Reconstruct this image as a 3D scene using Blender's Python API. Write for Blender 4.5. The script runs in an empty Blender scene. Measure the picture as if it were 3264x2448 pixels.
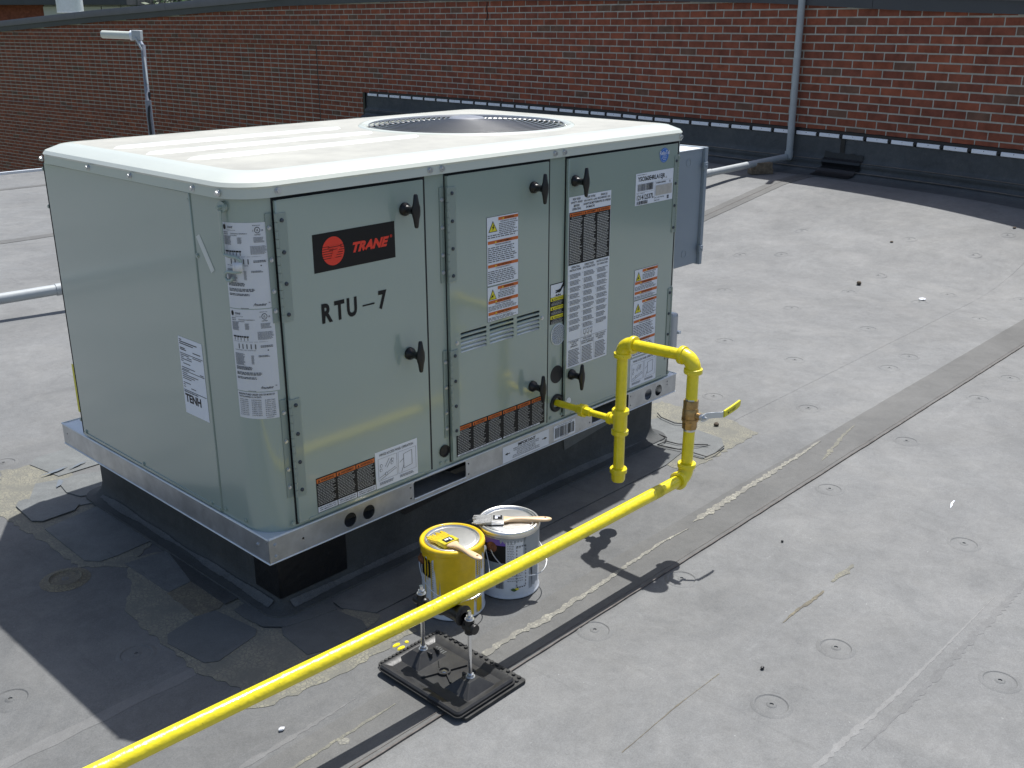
import bpy, bmesh, math, random
from mathutils import Vector, Matrix
from mathutils.geometry import tessellate_polygon
random.seed(7)
R = math.radians
C = bpy.context.scene.collection
# ------------------------------------------------------------------ camera, sky, sun, exposure
cam_d = bpy.data.cameras.new('camera'); cam = bpy.data.objects.new('camera', cam_d); C.objects.link(cam)
bpy.context.scene.camera = cam
yaw, pitch, roll = .8147, .3396, -.0011
fw = Vector((math.sin(yaw)*math.cos(pitch), math.cos(yaw)*math.cos(pitch), -math.sin(pitch)))
rt = Vector((math.cos(yaw), -math.sin(yaw), 0)); up = rt.cross(fw)
rt2 = math.cos(roll)*rt + math.sin(roll)*up; up2 = -math.sin(roll)*rt + math.cos(roll)*up
cam.matrix_world = Matrix(((rt2.x, up2.x, -fw.x, -1.271), (rt2.y, up2.y, -fw.y, -2.0544), (rt2.z, up2.z, -fw.z, 1.2437), (0, 0, 0, 1)))
cam_d.sensor_width = 36; cam_d.lens = 36*3260/3264; cam_d.clip_start = .05; cam_d.clip_end = 900
sc = bpy.context.scene
w = bpy.data.worlds.new('World'); sc.world = w; w.use_nodes = True
nt = w.node_tree; bg = nt.nodes['Background']; sky = nt.nodes.new('ShaderNodeTexSky')
sky.sky_type = 'NISHITA'; sky.sun_disc = False
SD = Vector((.41, .14, 1)).normalized()
sky.sun_elevation = math.asin(SD.z); sky.sun_rotation = math.atan2(SD.x, SD.y)
sky.dust_density = 2.2; sky.ozone_density = .8
nt.links.new(sky.outputs[0], bg.inputs[0]); bg.inputs[1].default_value = .112
sun_d = bpy.data.lights.new('sun', 'SUN'); sun_d.energy = 5.0; sun_d.angle = R(.53); sun_d.color = (1, .985, .955)
sun = bpy.data.objects.new('sun', sun_d); C.objects.link(sun); sun.rotation_euler = SD.to_track_quat('Z', 'Y').to_euler()
sun.location = (3, 3, 12)
sc.view_settings.view_transform = 'Standard'; sc.view_settings.look = 'None'
sc.view_settings.gamma = 1; sc.view_settings.exposure = .19

# ------------------------------------------------------------------ materials
def mat(name, col, rough=.6, metal=0, var=.0, vs=8., col2=None, bump=0., bs=60., coat=0., spec=.5, stretch=(1, 1, 1), coatr=.06, coati=1.5):
    m = bpy.data.materials.new(name); m.use_nodes = True; t = m.node_tree; p = t.nodes['Principled BSDF']
    p.inputs['Base Color'].default_value = (*col, 1); p.inputs['Roughness'].default_value = rough
    p.inputs['Metallic'].default_value = metal; p.inputs['Coat Weight'].default_value = coat; p.inputs['Coat Roughness'].default_value = coatr; p.inputs['Coat IOR'].default_value = coati
    p.inputs['Specular IOR Level'].default_value = spec
    geo = t.nodes.new('ShaderNodeNewGeometry'); mp = t.nodes.new('ShaderNodeMapping'); mp.inputs['Scale'].default_value = stretch
    t.links.new(geo.outputs['Position'], mp.inputs[0])
    if var or col2:
        n = t.nodes.new('ShaderNodeTexNoise'); n.inputs['Scale'].default_value = vs; n.inputs['Detail'].default_value = 6
        n.inputs['Roughness'].default_value = .62; t.links.new(mp.outputs[0], n.inputs['Vector'])
        mr = t.nodes.new('ShaderNodeMapRange'); mr.inputs[1].default_value = .32; mr.inputs[2].default_value = .68
        t.links.new(n.outputs[0], mr.inputs[0])
        mx = t.nodes.new('ShaderNodeMix'); mx.data_type = 'RGBA'
        c2 = col2 or tuple(c*(1-var) for c in col)
        mx.inputs[6].default_value = (*c2, 1); mx.inputs[7].default_value = (*[min(1, c*(1+var*.5)) for c in col], 1)
        t.links.new(mr.outputs[0], mx.inputs[0]); t.links.new(mx.outputs[2], p.inputs['Base Color'])
    if bump:
        n = t.nodes.new('ShaderNodeTexNoise'); n.inputs['Scale'].default_value = bs; n.inputs['Detail'].default_value = 4
        t.links.new(mp.outputs[0], n.inputs['Vector'])
        b = t.nodes.new('ShaderNodeBump'); b.inputs['Strength'].default_value = bump; b.inputs['Distance'].default_value = .004
        t.links.new(n.outputs[0], b.inputs['Height']); t.links.new(b.outputs[0], p.inputs['Normal'])
    return m

def nd(t, typ, **k):
    n = t.nodes.new(typ)
    for a, b in k.items():
        if a.startswith('i_'): n.inputs[a[2:].replace('_', ' ')].default_value = b
        else: setattr(n, a, b)
    return n

def membrane(name, base, contrast=1., dust=.5, bump=.25, tint=(1.0, 1.0, 1.0), worn=False):
    """weathered rubber roofing: blotches, dusty film, fine specks, faint scuffs"""
    m = bpy.data.materials.new(name); m.use_nodes = True; t = m.node_tree; p = t.nodes['Principled BSDF']; L = t.links.new
    geo = nd(t, 'ShaderNodeNewGeometry')
    def noise(scale, det=5, rough=.6, sx=(1, 1, 1), rot=0, dist=0):
        mp = nd(t, 'ShaderNodeMapping'); mp.inputs['Scale'].default_value = sx; mp.inputs['Rotation'].default_value = (0, 0, rot)
        L(geo.outputs['Position'], mp.inputs[0])
        n = nd(t, 'ShaderNodeTexNoise'); n.inputs['Scale'].default_value = scale; n.inputs['Detail'].default_value = det
        n.inputs['Roughness'].default_value = rough; n.inputs['Distortion'].default_value = dist
        L(mp.outputs[0], n.inputs['Vector']); return n.outputs[0]
    def rng(src, a, b, c, d):
        r = nd(t, 'ShaderNodeMapRange'); L(src, r.inputs[0])
        for i, v in enumerate((a, b, c, d)): r.inputs[i+1].default_value = v
        return r.outputs[0]
    def mul(a, b):
        q = nd(t, 'ShaderNodeMath', operation='MULTIPLY'); L(a, q.inputs[0]); L(b, q.inputs[1]); return q.outputs[0]
    k = contrast
    f = rng(noise(1.1, 5, .6, dist=.6), .3, .7, 1-.10*k, 1+.08*k)
    f = mul(f, rng(noise(4.2, 8, .72, dist=1.6), .3, .7, 1-.07*k, 1+.06*k))
    f = mul(f, rng(noise(21, 8, .78, dist=.8), .3, .7, 1-.085*k, 1+.085*k))
    f = mul(f, rng(noise(330, 3, .7), .25, .75, 1-.16*k, 1+.16*k))
    # long scuffs and drag marks in two directions
    f = mul(f, rng(noise(6, 5, .7, (.35, 2.6, 1), .5, .8), .62, .74, 1, 1+.10*k))
    f = mul(f, rng(noise(7, 5, .7, (2.8, .3, 1), .25, .8), .60, .72, 1, 1-.11*k))
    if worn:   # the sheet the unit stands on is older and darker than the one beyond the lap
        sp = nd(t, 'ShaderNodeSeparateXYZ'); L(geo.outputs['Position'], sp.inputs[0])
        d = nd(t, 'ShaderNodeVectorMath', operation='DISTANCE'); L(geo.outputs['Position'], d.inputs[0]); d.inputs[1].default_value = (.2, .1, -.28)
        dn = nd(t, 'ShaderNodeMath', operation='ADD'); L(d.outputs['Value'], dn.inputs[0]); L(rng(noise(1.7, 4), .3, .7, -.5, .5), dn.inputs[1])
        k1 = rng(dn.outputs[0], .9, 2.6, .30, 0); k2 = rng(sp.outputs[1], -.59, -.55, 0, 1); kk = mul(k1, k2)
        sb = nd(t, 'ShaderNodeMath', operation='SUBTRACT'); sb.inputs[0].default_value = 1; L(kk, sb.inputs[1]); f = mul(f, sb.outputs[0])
    # pale specks
    f = mul(f, rng(noise(90, 2, .5), .74, .80, 1, 1+.5*k))
    c = nd(t, 'ShaderNodeVectorMath', operation='SCALE'); c.inputs[0].default_value = [b*q for b, q in zip(base, tint)]
    L(f, c.inputs['Scale'])
    dm = nd(t, 'ShaderNodeMix', data_type='RGBA'); dm.inputs[7].default_value = (.40, .385, .35, 1)
    L(rng(noise(2.3, 6, .7, dist=1.5), .45, .75, 0, dust*.30), dm.inputs[0]); L(c.outputs[0], dm.inputs[6])
    L(dm.outputs[2], p.inputs['Base Color'])
    L(rng(noise(4, 4), .3, .7, .62, .82), p.inputs['Roughness']); p.inputs['Specular IOR Level'].default_value = .35
    b = nd(t, 'ShaderNodeBump'); b.inputs['Strength'].default_value = bump; b.inputs['Distance'].default_value = .006
    L(noise(26, 6, .7), b.inputs['Height'])
    b2 = nd(t, 'ShaderNodeBump'); b2.inputs['Strength'].default_value = bump*.8; b2.inputs['Distance'].default_value = .03
    L(noise(2.2, 3, .5), b2.inputs['Height']); L(b.outputs[0], b2.inputs['Normal']); L(b2.outputs[0], p.inputs['Normal'])
    return m

def crackle(name, c_hi, c_lo, scale=55, thr=.045):
    m = bpy.data.materials.new(name); m.use_nodes = True; t = m.node_tree; p = t.nodes['Principled BSDF']; L = t.links.new
    geo = nd(t, 'ShaderNodeNewGeometry')
    n0 = nd(t, 'ShaderNodeTexNoise'); n0.inputs['Scale'].default_value = 30; L(geo.outputs['Position'], n0.inputs['Vector'])
    ad = nd(t, 'ShaderNodeVectorMath', operation='MULTIPLY_ADD'); L(n0.outputs[1], ad.inputs[0]); ad.inputs[1].default_value = (.03, .03, .03)
    L(geo.outputs['Position'], ad.inputs[2])
    v = nd(t, 'ShaderNodeTexVoronoi', feature='DISTANCE_TO_EDGE'); v.inputs['Scale'].default_value = scale; L(ad.outputs[0], v.inputs['Vector'])
    r = nd(t, 'ShaderNodeMapRange'); L(v.outputs['Distance'], r.inputs[0]); r.inputs[1].default_value = thr*.4; r.inputs[2].default_value = thr*3.2
    n = nd(t, 'ShaderNodeTexNoise'); n.inputs['Scale'].default_value = 14; n.inputs['Detail'].default_value = 7; n.inputs['Roughness'].default_value = .7
    L(geo.outputs['Position'], n.inputs['Vector'])
    r2 = nd(t, 'ShaderNodeMapRange'); L(n.outputs[0], r2.inputs[0]); r2.inputs[1].default_value = .36; r2.inputs[2].default_value = .66
    q = nd(t, 'ShaderNodeMath', operation='MULTIPLY'); L(r.outputs[0], q.inputs[0]); L(r2.outputs[0], q.inputs[1])
    mx = nd(t, 'ShaderNodeMix', data_type='RGBA'); L(q.outputs[0], mx.inputs[0]); mx.inputs[6].default_value = (*c_lo, 1); mx.inputs[7].default_value = (*c_hi, 1)
    L(mx.outputs[2], p.inputs['Base Color']); p.inputs['Roughness'].default_value = .8
    b = nd(t, 'ShaderNodeBump'); b.inputs['Strength'].default_value = .5; b.inputs['Distance'].default_value = .002
    L(q.outputs[0], b.inputs['Height']); L(b.outputs[0], p.inputs['Normal'])
    return m

def brickmat(name, col):
    m = mat(name, col, .86, var=.32, vs=9, bump=.6, bs=160, spec=.25)
    return m

M = {}
M['roof'] = membrane('roof membrane', (.172, .175, .174), 1.5, .45, worn=True)
M['scuffdk'] = membrane('dark scuff', (.155, .157, .157), 1.5, .3)
M['seamlt'] = membrane('dusty seam edge', (.212, .213, .210), 1.2, .4, worn=True)
M['lap'] = membrane('lap strip membrane', (.118, .118, .114), 1.2, .25)
M['patch'] = membrane('dark patch membrane', (.098, .104, .104), 1.3, .2)
M['skirtm'] = membrane('skirt membrane', (.112, .118, .118), 1.7, .35)
M['patch2'] = membrane('grey patch membrane', (.140, .148, .147), 1.8, .4)
M['wear'] = membrane('scuffed membrane', (.115, .12, .122), 2.4, .4)
M['curb'] = membrane('curb membrane', (.062, .066, .066), 1.9, .25)
M['ridge'] = membrane('dusty ridge highlight', (.17, .145, .125), 2.5, .6)  # brown dust plus the ridges' highlight, both in this colour
M['flash'] = membrane('flashing membrane', (.078, .083, .086), 1.7, .25)
M['tar'] = mat('fresh black mastic', (.008, .008, .009), .45, bump=.8, bs=40)
M['crack'] = crackle('weathered adhesive film', (.245, .232, .175), (.140, .138, .118), 85)
M['crackdk'] = crackle('brown adhesive film', (.23, .205, .135), (.11, .10, .08), 95)
M['cream'] = crackle('cream adhesive bead', (.38, .365, .30), (.17, .165, .145), 85, .06)
M['seam'] = mat('brown seam sealant', (.13, .115, .105), .8, var=.5, vs=30)
M['dark'] = mat('shadow gap black', (.012, .012, .014), .7)
M['water'] = mat('standing water', (.16, .17, .17), .08, coat=1)
M['line'] = mat('black cord', (.015, .015, .015), .6)
M['paint'] = mat('grey green enamel', (.325, .395, .347), .28, var=.015, vs=2.2, bump=.02, bs=300, coat=.8, coatr=.12, coati=1.7)
M['paint2'] = mat('grey green enamel door', (.318, .390, .343), .26, var=.012, vs=3, bump=.02, bs=260, coat=1., coatr=.11, coati=1.7)
M['lidw'] = mat('pale lid enamel', (.60, .63, .56), .30, var=.03, vs=5, coat=.4)
M['lidtop'] = mat('dusty lid top', (.40, .395, .35), .6, var=.22, vs=7, bump=.08, bs=120, col2=(.34, .335, .30))
M['rib'] = mat('clean rib enamel', (.85, .86, .82), .30, coat=.4)
M['galv'] = mat('galvanized steel', (.56, .585, .61), .34, metal=.85, var=.22, vs=14, bump=.05, bs=40)
M['galvlt'] = mat('galvanized light', (.72, .76, .80), .45, metal=.4, var=.1, vs=10)
M['steel'] = mat('zinc screw', (.62, .64, .66), .28, metal=.9)
M['chrome'] = mat('bright plated rod', (.80, .80, .80), .16, metal=1)
M['black'] = mat('black plastic', (.006, .006, .007), .38, bump=.15, bs=200)
M['blackdust'] = mat('dusty black plastic', (.022, .022, .023), .32, col2=(.045, .045, .044), var=.3, vs=18, bump=.08, bs=90, spec=.35)
M['rubber'] = mat('recycled rubber mat', (.045, .045, .043), .85, var=.5, vs=40, bump=.6, bs=120)
M['hingep'] = mat('hinge enamel', (.27, .325, .288), .34, coat=.4)
M['bolt'] = mat('dark hinge bolt', (.07, .08, .095), .35, metal=.6)
M['cany'] = mat('spilled yellow paint', (.84, .56, .010), .34, var=.12, vs=30, bump=.3, bs=60, coat=.4)
M['yellow'] = mat('yellow gas pipe paint', (.92, .76, .015), .30, var=.10, vs=26, bump=.42, bs=75, coat=.5)
M['yellowo'] = mat('older yellow paint', (.66, .55, .02), .42, var=.3, vs=50, bump=.4, bs=90)
M['brass'] = mat('cast brass', (.46, .30, .13), .38, metal=.85, var=.3, vs=60, bump=.3, bs=200)
M['valvestl'] = mat('plated lever', (.62, .66, .69), .3, metal=.8)
M['grip'] = mat('yellow vinyl grip', (.78, .70, .03), .35)
M['white'] = mat('white label vinyl', (.78, .81, .87), .4, var=.03, vs=20)
M['offwhite'] = mat('aged label vinyl', (.70, .71, .74), .5, var=.05, vs=12)
M['ink'] = mat('black ink', (.012, .012, .013), .4, spec=.25)
M['greyink'] = mat('fine print ink', (.12, .12, .13), .5)
M['pale'] = mat('pale print', (.55, .55, .53), .5)
M['orange'] = mat('warning orange', (.62, .14, .02), .4)
M['logored'] = mat('logo red', (.82, .045, .02), .35)
M['yel'] = mat('caution yellow', (.80, .70, .03), .4)
M['blue'] = mat('seal blue', (.03, .16, .55), .4)
M['foil'] = mat('silver tape', (.60, .58, .54), .42, metal=.5, var=.1, vs=60)
M['conduit'] = mat('grey painted conduit', (.42, .45, .46), .5, var=.12, vs=12)
M['mast'] = mat('grey mast', (.20, .215, .25), .5, var=.2, vs=20)
M['boxgrey'] = mat('blue grey box enamel', (.27, .315, .36), .42, var=.05, vs=5)
M['clear'] = mat('smoky cover plastic', (.42, .44, .46), .12, coat=.6)
M['wood'] = mat('weathered timber', (.22, .17, .115), .85, var=.45, vs=22, bump=.5, bs=60)
M['handlew'] = mat('beech handle', (.72, .52, .32), .42, var=.12, vs=40)
M['brist'] = mat('dried grey bristle', (.35, .35, .34), .8, var=.5, vs=300)
M['tin'] = mat('tinplate', (.86, .85, .82), 0.34, metal=1, var=.06, vs=20, bump=.15, bs=18)
M['canw'] = mat('white can label', (.68, .71, .76), .45, var=.08, vs=30)
M['greyp'] = mat('grey paint drip', (.34, .37, .41), .45, var=.06, vs=20)
M['purple'] = mat('purple label band', (.17, .10, .48), .4)
M['rust'] = mat('rusty boss', (.20, .075, .03), .7, var=.4, vs=60)
M['mortar'] = mat('mortar', (.47, .455, .40), .95, var=.25, vs=12, bump=.5, bs=120)
M['coplt'] = mat('coping metal', (.150, .140, .150), .5, var=.12, vs=3)
M['copdk'] = mat('fascia metal', (.060, .064, .074), .5, var=.12, vs=3)
M['bar'] = mat('aluminium bar', (.92, .92, .95), .5, var=.03)
BR = [brickmat('brick red', (.275, .088, .052)), brickmat('brick dark red', (.232, .077, .049)), brickmat('brick orange', (.315, .096, .053)),
      brickmat('brick maroon', (.252, .083, .051)), brickmat('brick burnt', (.185, .098, .068))]
M['leaf'] = mat('leaf dark', (.030, .070, .018), .6, var=.5, vs=3)
M['leaf2'] = mat('leaf mid', (.065, .125, .03), .6, var=.4, vs=3)
M['leaf3'] = mat('leaf bright', (.16, .25, .06), .55)
M['bark'] = mat('bark', (.09, .07, .05), .9)
M['soil'] = mat('lower ground', (.10, .12, .07), .9, var=.4, vs=.4)
M['panel'] = mat('white cladding panel', (.55, .56, .54), .6)
M['fan'] = mat('fan shroud black', (.02, .02, .022), .5)
M['wire'] = mat('guard wire', (.30, .30, .30), .3, metal=.85)

def chips(m, scale, lo, col, dirt):
    t = m.node_tree; p = t.nodes['Principled BSDF']; src = p.inputs['Base Color'].links[0].from_socket
    geo = nd(t, 'ShaderNodeNewGeometry'); n = nd(t, 'ShaderNodeTexNoise'); n.inputs['Scale'].default_value = scale; n.inputs['Detail'].default_value = 3; t.links.new(geo.outputs['Position'], n.inputs['Vector'])
    r = nd(t, 'ShaderNodeMapRange'); r.inputs[1].default_value = lo; r.inputs[2].default_value = lo+.02; t.links.new(n.outputs[0], r.inputs[0])
    x = nd(t, 'ShaderNodeMix', data_type='RGBA'); x.inputs[7].default_value = (*col, 1); t.links.new(r.outputs[0], x.inputs[0]); t.links.new(src, x.inputs[6])
    n2 = nd(t, 'ShaderNodeTexNoise'); n2.inputs['Scale'].default_value = 9; n2.inputs['Detail'].default_value = 8; n2.inputs['Roughness'].default_value = .75; t.links.new(geo.outputs['Position'], n2.inputs['Vector'])
    r2 = nd(t, 'ShaderNodeMapRange'); r2.inputs[1].default_value = .52; r2.inputs[2].default_value = .78; r2.inputs[4].default_value = .45; t.links.new(n2.outputs[0], r2.inputs[0])
    y = nd(t, 'ShaderNodeMix', data_type='RGBA'); y.inputs[7].default_value = (*dirt, 1); t.links.new(r2.outputs[0], y.inputs[0]); t.links.new(x.outputs[2], y.inputs[6]); t.links.new(y.outputs[2], p.inputs['Base Color'])
chips(M['yellow'], 150, .735, (.05, .045, .03), (.55, .43, .03))
chips(M['tin'], 40, .74, (.6, .45, .05), (.5, .5, .46))
chips(M['galv'], 60, .74, (.30, .30, .30), (.42, .44, .45))
chips(M['paint'], 70, .80, (.55, .56, .52), (.335, .38, .34)); chips(M['paint2'], 60, .80, (.55, .56, .52), (.335, .385, .34))
for k_ in ('flash', 'conduit'): chips(M[k_], 50, .76, (.2, .19, .17), (.16, .15, .14) if k_ == 'flash' else (.36, .37, .36))
# ------------------------------------------------------------------ mesh helpers
class MB:
    def __init__(s): s.v = []; s.f = []; s.m = []; s.mi = 0; s.sm = []
    def add(s, vs, fs, mi=None, smooth=True):
        o = len(s.v); s.v += [tuple(v) for v in vs]
        for f in fs: s.f.append([o+i for i in f]); s.m.append(s.mi if mi is None else mi); s.sm.append(smooth)
        return s
    def box(s, x0, x1, y0, y1, z0, z1, mi=None, mtx=None):
        vs = [Vector((x, y, z)) for z in (z0, z1) for x, y in ((x0, y0), (x1, y0), (x1, y1), (x0, y1))]
        if mtx: vs = [mtx @ v for v in vs]
        return s.add(vs, [(3, 2, 1, 0), (4, 5, 6, 7), (0, 1, 5, 4), (1, 2, 6, 5), (2, 3, 7, 6), (3, 0, 4, 7)], mi, False)
    def cyl(s, p0, p1, r0, r1=None, n=20, mi=None, cap=True, ends=True):
        r1 = r0 if r1 is None else r1; p0 = Vector(p0); p1 = Vector(p1)
        d = (p1-p0).normalized(); a = d.orthogonal().normalized(); b = d.cross(a)
        vs = []
        for p, r in ((p0, r0), (p1, r1)):
            for i in range(n):
                t = 2*math.pi*i/n; vs.append(p + r*(math.cos(t)*a + math.sin(t)*b))
        fs = [(i, (i+1) % n, n+(i+1) % n, n+i) for i in range(n)]
        s.add(vs, fs, mi)
        if cap and r0 > 1e-6: s.add(vs[:n][::-1], [tuple(range(n))], mi, False)
        if cap and r1 > 1e-6: s.add(vs[n:], [tuple(range(n))], mi, False)
        return s
    def lathe(s, prof, c=(0, 0, 0), axis=(0, 0, 1), n=32, mi=None):
        """prof: list of (r, h) along axis from c"""
        c = Vector(c); d = Vector(axis).normalized(); a = Vector((1, 0, 0)) if abs(d.z) > .9 else d.orthogonal().normalized(); a = (a-d*a.dot(d)).normalized(); b = d.cross(a)
        vs = []
        for r, h in prof:
            for i in range(n):
                t = 2*math.pi*i/n; vs.append(c + d*h + r*(math.cos(t)*a + math.sin(t)*b))
        fs = [(k*n+i, k*n+(i+1) % n, (k+1)*n+(i+1) % n, (k+1)*n+i) for k in range(len(prof)-1) for i in range(n)]
        s.add(vs, fs, mi); 
        return s
    def tube(s, path, r, n=12, mi=None, closed=False, cap=True):
        P = [Vector(p) for p in path]; rr = r if isinstance(r, (list, tuple)) else [r]*len(P); vs = []; N = len(P)
        T = []
        for i in range(N):
            a = P[(i-1) % N] if closed or i > 0 else P[i]; b = P[(i+1) % N] if closed or i < N-1 else P[i]
            T.append((b-a).normalized())
        nrm = T[0].orthogonal().normalized()
        for i in range(N):
            nrm = (nrm - T[i]*nrm.dot(T[i])).normalized(); bn = T[i].cross(nrm)
            for k in range(n):
                t = 2*math.pi*k/n; vs.append(P[i]+rr[i]*(math.cos(t)*nrm+math.sin(t)*bn))
        fs = [(i*n+k, i*n+(k+1) % n, ((i+1) % N)*n+(k+1) % n, ((i+1) % N)*n+k) for i in range(N if closed else N-1) for k in range(n)]
        s.add(vs, fs, mi)
        if not closed and cap:
            s.add(vs[:n][::-1], [tuple(range(n))], mi, False); s.add(vs[-n:], [tuple(range(n))], mi, False)
        return s
    def prism(s, poly, z0, z1, mi=None, zf=None):
        n = len(poly); f0 = (lambda x, y: 0) if zf is None else zf
        vs = [Vector((x, y, f0(x, y)+z0)) for x, y in poly]+[Vector((x, y, f0(x, y)+z1)) for x, y in poly]
        tri = tessellate_polygon([[Vector((x, y, 0)) for x, y in poly]])
        area = sum(poly[i][0]*poly[(i+1) % n][1]-poly[(i+1) % n][0]*poly[i][1] for i in range(n))
        fs = []
        for t in tri:
            a, b, c = t
            ar = (poly[b][0]-poly[a][0])*(poly[c][1]-poly[a][1])-(poly[c][0]-poly[a][0])*(poly[b][1]-poly[a][1])
            t = (a, b, c) if ar > 0 else (a, c, b)
            fs.append(tuple(n+i for i in t))
        for i in range(n):
            j = (i+1) % n; fs.append((i, j, n+j, n+i) if area > 0 else (j, i, n+i, n+j))
        return s.add(vs, fs, mi, False)
    def ball(s, c, r, n=12, mi=None, sz=1):
        pr = [(r*math.sin(math.pi*k/8)+1e-5, -r*sz*math.cos(math.pi*k/8)) for k in range(9)]
        return s.lathe(pr, c, (0, 0, 1), n, mi)
    def rows(s, rings, closed=True, mi=None, smooth=True):
        n = len(rings[0]); vs = [p for r in rings for p in r]
        fs = [(k*n+i, k*n+(i+1) % n, (k+1)*n+(i+1) % n, (k+1)*n+i) for k in range(len(rings)-1) for i in range(n if closed else n-1)]
        return s.add(vs, fs, mi, smooth)

WO = {}
def origin(o): return WO.get(o.name, Vector((0, 0, 0)))
def build(name, mb, mats, parent=None, bevel=0, seg=2, angle=35, solid=0, **props):
    mats = mats if isinstance(mats, (list, tuple)) else [mats]
    me = bpy.data.meshes.new(name)
    xs = [v[0] for v in mb.v]; ys = [v[1] for v in mb.v]; zs = [v[2] for v in mb.v]
    o0 = Vector(((min(xs)+max(xs))/2, (min(ys)+max(ys))/2, min(zs)))
    me.from_pydata([Vector(v)-o0 for v in mb.v], [], mb.f)
    for m in mats: me.materials.append(M[m] if isinstance(m, str) else m)
    me.polygons.foreach_set('material_index', mb.m); me.polygons.foreach_set('use_smooth', mb.sm)
    me.update()
    try: me.set_sharp_from_angle(angle=R(angle))
    except Exception: pass
    ob = bpy.data.objects.new(name, me); C.objects.link(ob)
    if parent is not None: ob.parent = parent; ob.location = o0-origin(parent)
    else: ob.location = o0
    WO[ob.name] = o0
    if bevel:
        b = ob.modifiers.new('bevel', 'BEVEL'); b.width = bevel; b.segments = seg; b.limit_method = 'ANGLE'; b.angle_limit = R(40)
    if solid:
        b = ob.modifiers.new('solidify', 'SOLIDIFY'); b.thickness = solid; b.offset = 0
    for k, v in props.items(): ob[k] = v
    return ob
def thing(name, loc, label, cat, group=None):
    o = bpy.data.objects.new(name, None); C.objects.link(o); o.location = loc; WO[o.name] = Vector(loc); o.empty_display_size = .1
    o['label'] = label; o['category'] = cat
    if group: o['group'] = group
    return o
def copypart(src, parent, world):
    """copy of a part sharing its mesh data, its base placed at the world point"""
    o = src.copy(); C.objects.link(o); o.parent = parent; o.location = Vector(world)-origin(parent); WO[o.name] = Vector(world); return o

_tc = {}
def glyphs(s, wt=.012):
    key = (s, wt)
    if key in _tc: return _tc[key]
    cu = bpy.data.curves.new('t', 'FONT'); cu.body = s; cu.size = 1; cu.resolution_u = 3; cu.offset = wt
    ob = bpy.data.objects.new('t', cu); me = ob.to_mesh()
    vs = [(v.co.x, v.co.y) for v in me.vertices]; fs = [tuple(p.vertices) for p in me.polygons]
    ob.to_mesh_clear(); bpy.data.objects.remove(ob); bpy.data.curves.remove(cu)
    x0 = min(v[0] for v in vs); x1 = max(v[0] for v in vs); y0 = min(v[1] for v in vs); y1 = max(v[1] for v in vs)
    vs = [((x-x0)/(x1-x0), (y-y0)/(y1-y0)) for x, y in vs]; _tc[key] = (vs, fs); return _tc[key]

class Lab:
    """flat printed label: all marks are laid in thin layers on a surface map mf(u, v, off) -> point"""
    def __init__(s, mf, u0, v0, u1, v1, base=None, th=.0006):
        s.mf = mf; s.u0, s.v0, s.u1, s.v1 = u0, v0, u1, v1; s.b = MB(); s.mats = []; s.base = th
        if base: s.rect(0, 0, 1, 1, base, 0)
    def mi(s, m):
        if m not in s.mats: s.mats.append(m)
        return s.mats.index(m)
    def P(s, x, y, l): return s.mf(s.u0+(s.u1-s.u0)*x, s.v1-(s.v1-s.v0)*y, s.base+l*.0004)
    def rect(s, x0, y0, x1, y1, m, l=1):
        n = max(1, min(10, int(abs((x1-x0)*(s.u1-s.u0))/.012))); k = s.mi(m)
        vs = []
        for i in range(n+1):
            x = x0+(x1-x0)*i/n; vs += [s.P(x, y1, l), s.P(x, y0, l)]
        s.b.add(vs, [(2*i, 2*i+2, 2*i+3, 2*i+1) for i in range(n)], k, False)
        if l == 0:   # real thickness at the rim
            e = [s.P(x0, y1, l), s.P(x1, y1, l), s.P(x1, y0, l), s.P(x0, y0, l)]
        return s
    def poly(s, pts, m, l=1):
        vs = [s.P(x, y, l) for x, y in pts]; tri = tessellate_polygon([[Vector((x, -y, 0)) for x, y in pts]])
        s.b.add(vs, [tuple(t) for t in tri], s.mi(m), False); return s
    def disc(s, x, y, rx, ry, m, l=1, n=28):
        return s.poly([(x+rx*math.cos(2*math.pi*i/n), y+ry*math.sin(2*math.pi*i/n)) for i in range(n)], m, l)
    def text(s, t, x0, y0, x1, y1, m='ink', l=2, shear=0, wt=.012):
        vs, fs = glyphs(t, wt); k = s.mi(m)
        s.b.add([s.P(x0+(x1-x0)*(u+shear*v)/(1+abs(shear)), y1-(y1-y0)*v, l) for u, v in vs], fs, k, False); return s
    def lines(s, x0, y0, x1, y1, n, m='greyink', fill=.5, l=2, full=.8, words=True):
        h = (y1-y0)/n; rnd = random.Random(int(1000*(x0+y0*7+n)))
        for i in range(n):
            y = y0+h*i+h*.2; xe = x0+(x1-x0)*rnd.uniform(full, 1.0); x = x0
            while x < xe:
                wd = (x1-x0)*rnd.uniform(.05, .16) if words else xe-x
                s.rect(x, y, min(x+wd, xe), y+h*fill, m, l); x += wd+(x1-x0)*.022
        return s
    def done(s, name, parent, **p): return build(name, s.b, s.mats, parent, **p)

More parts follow.
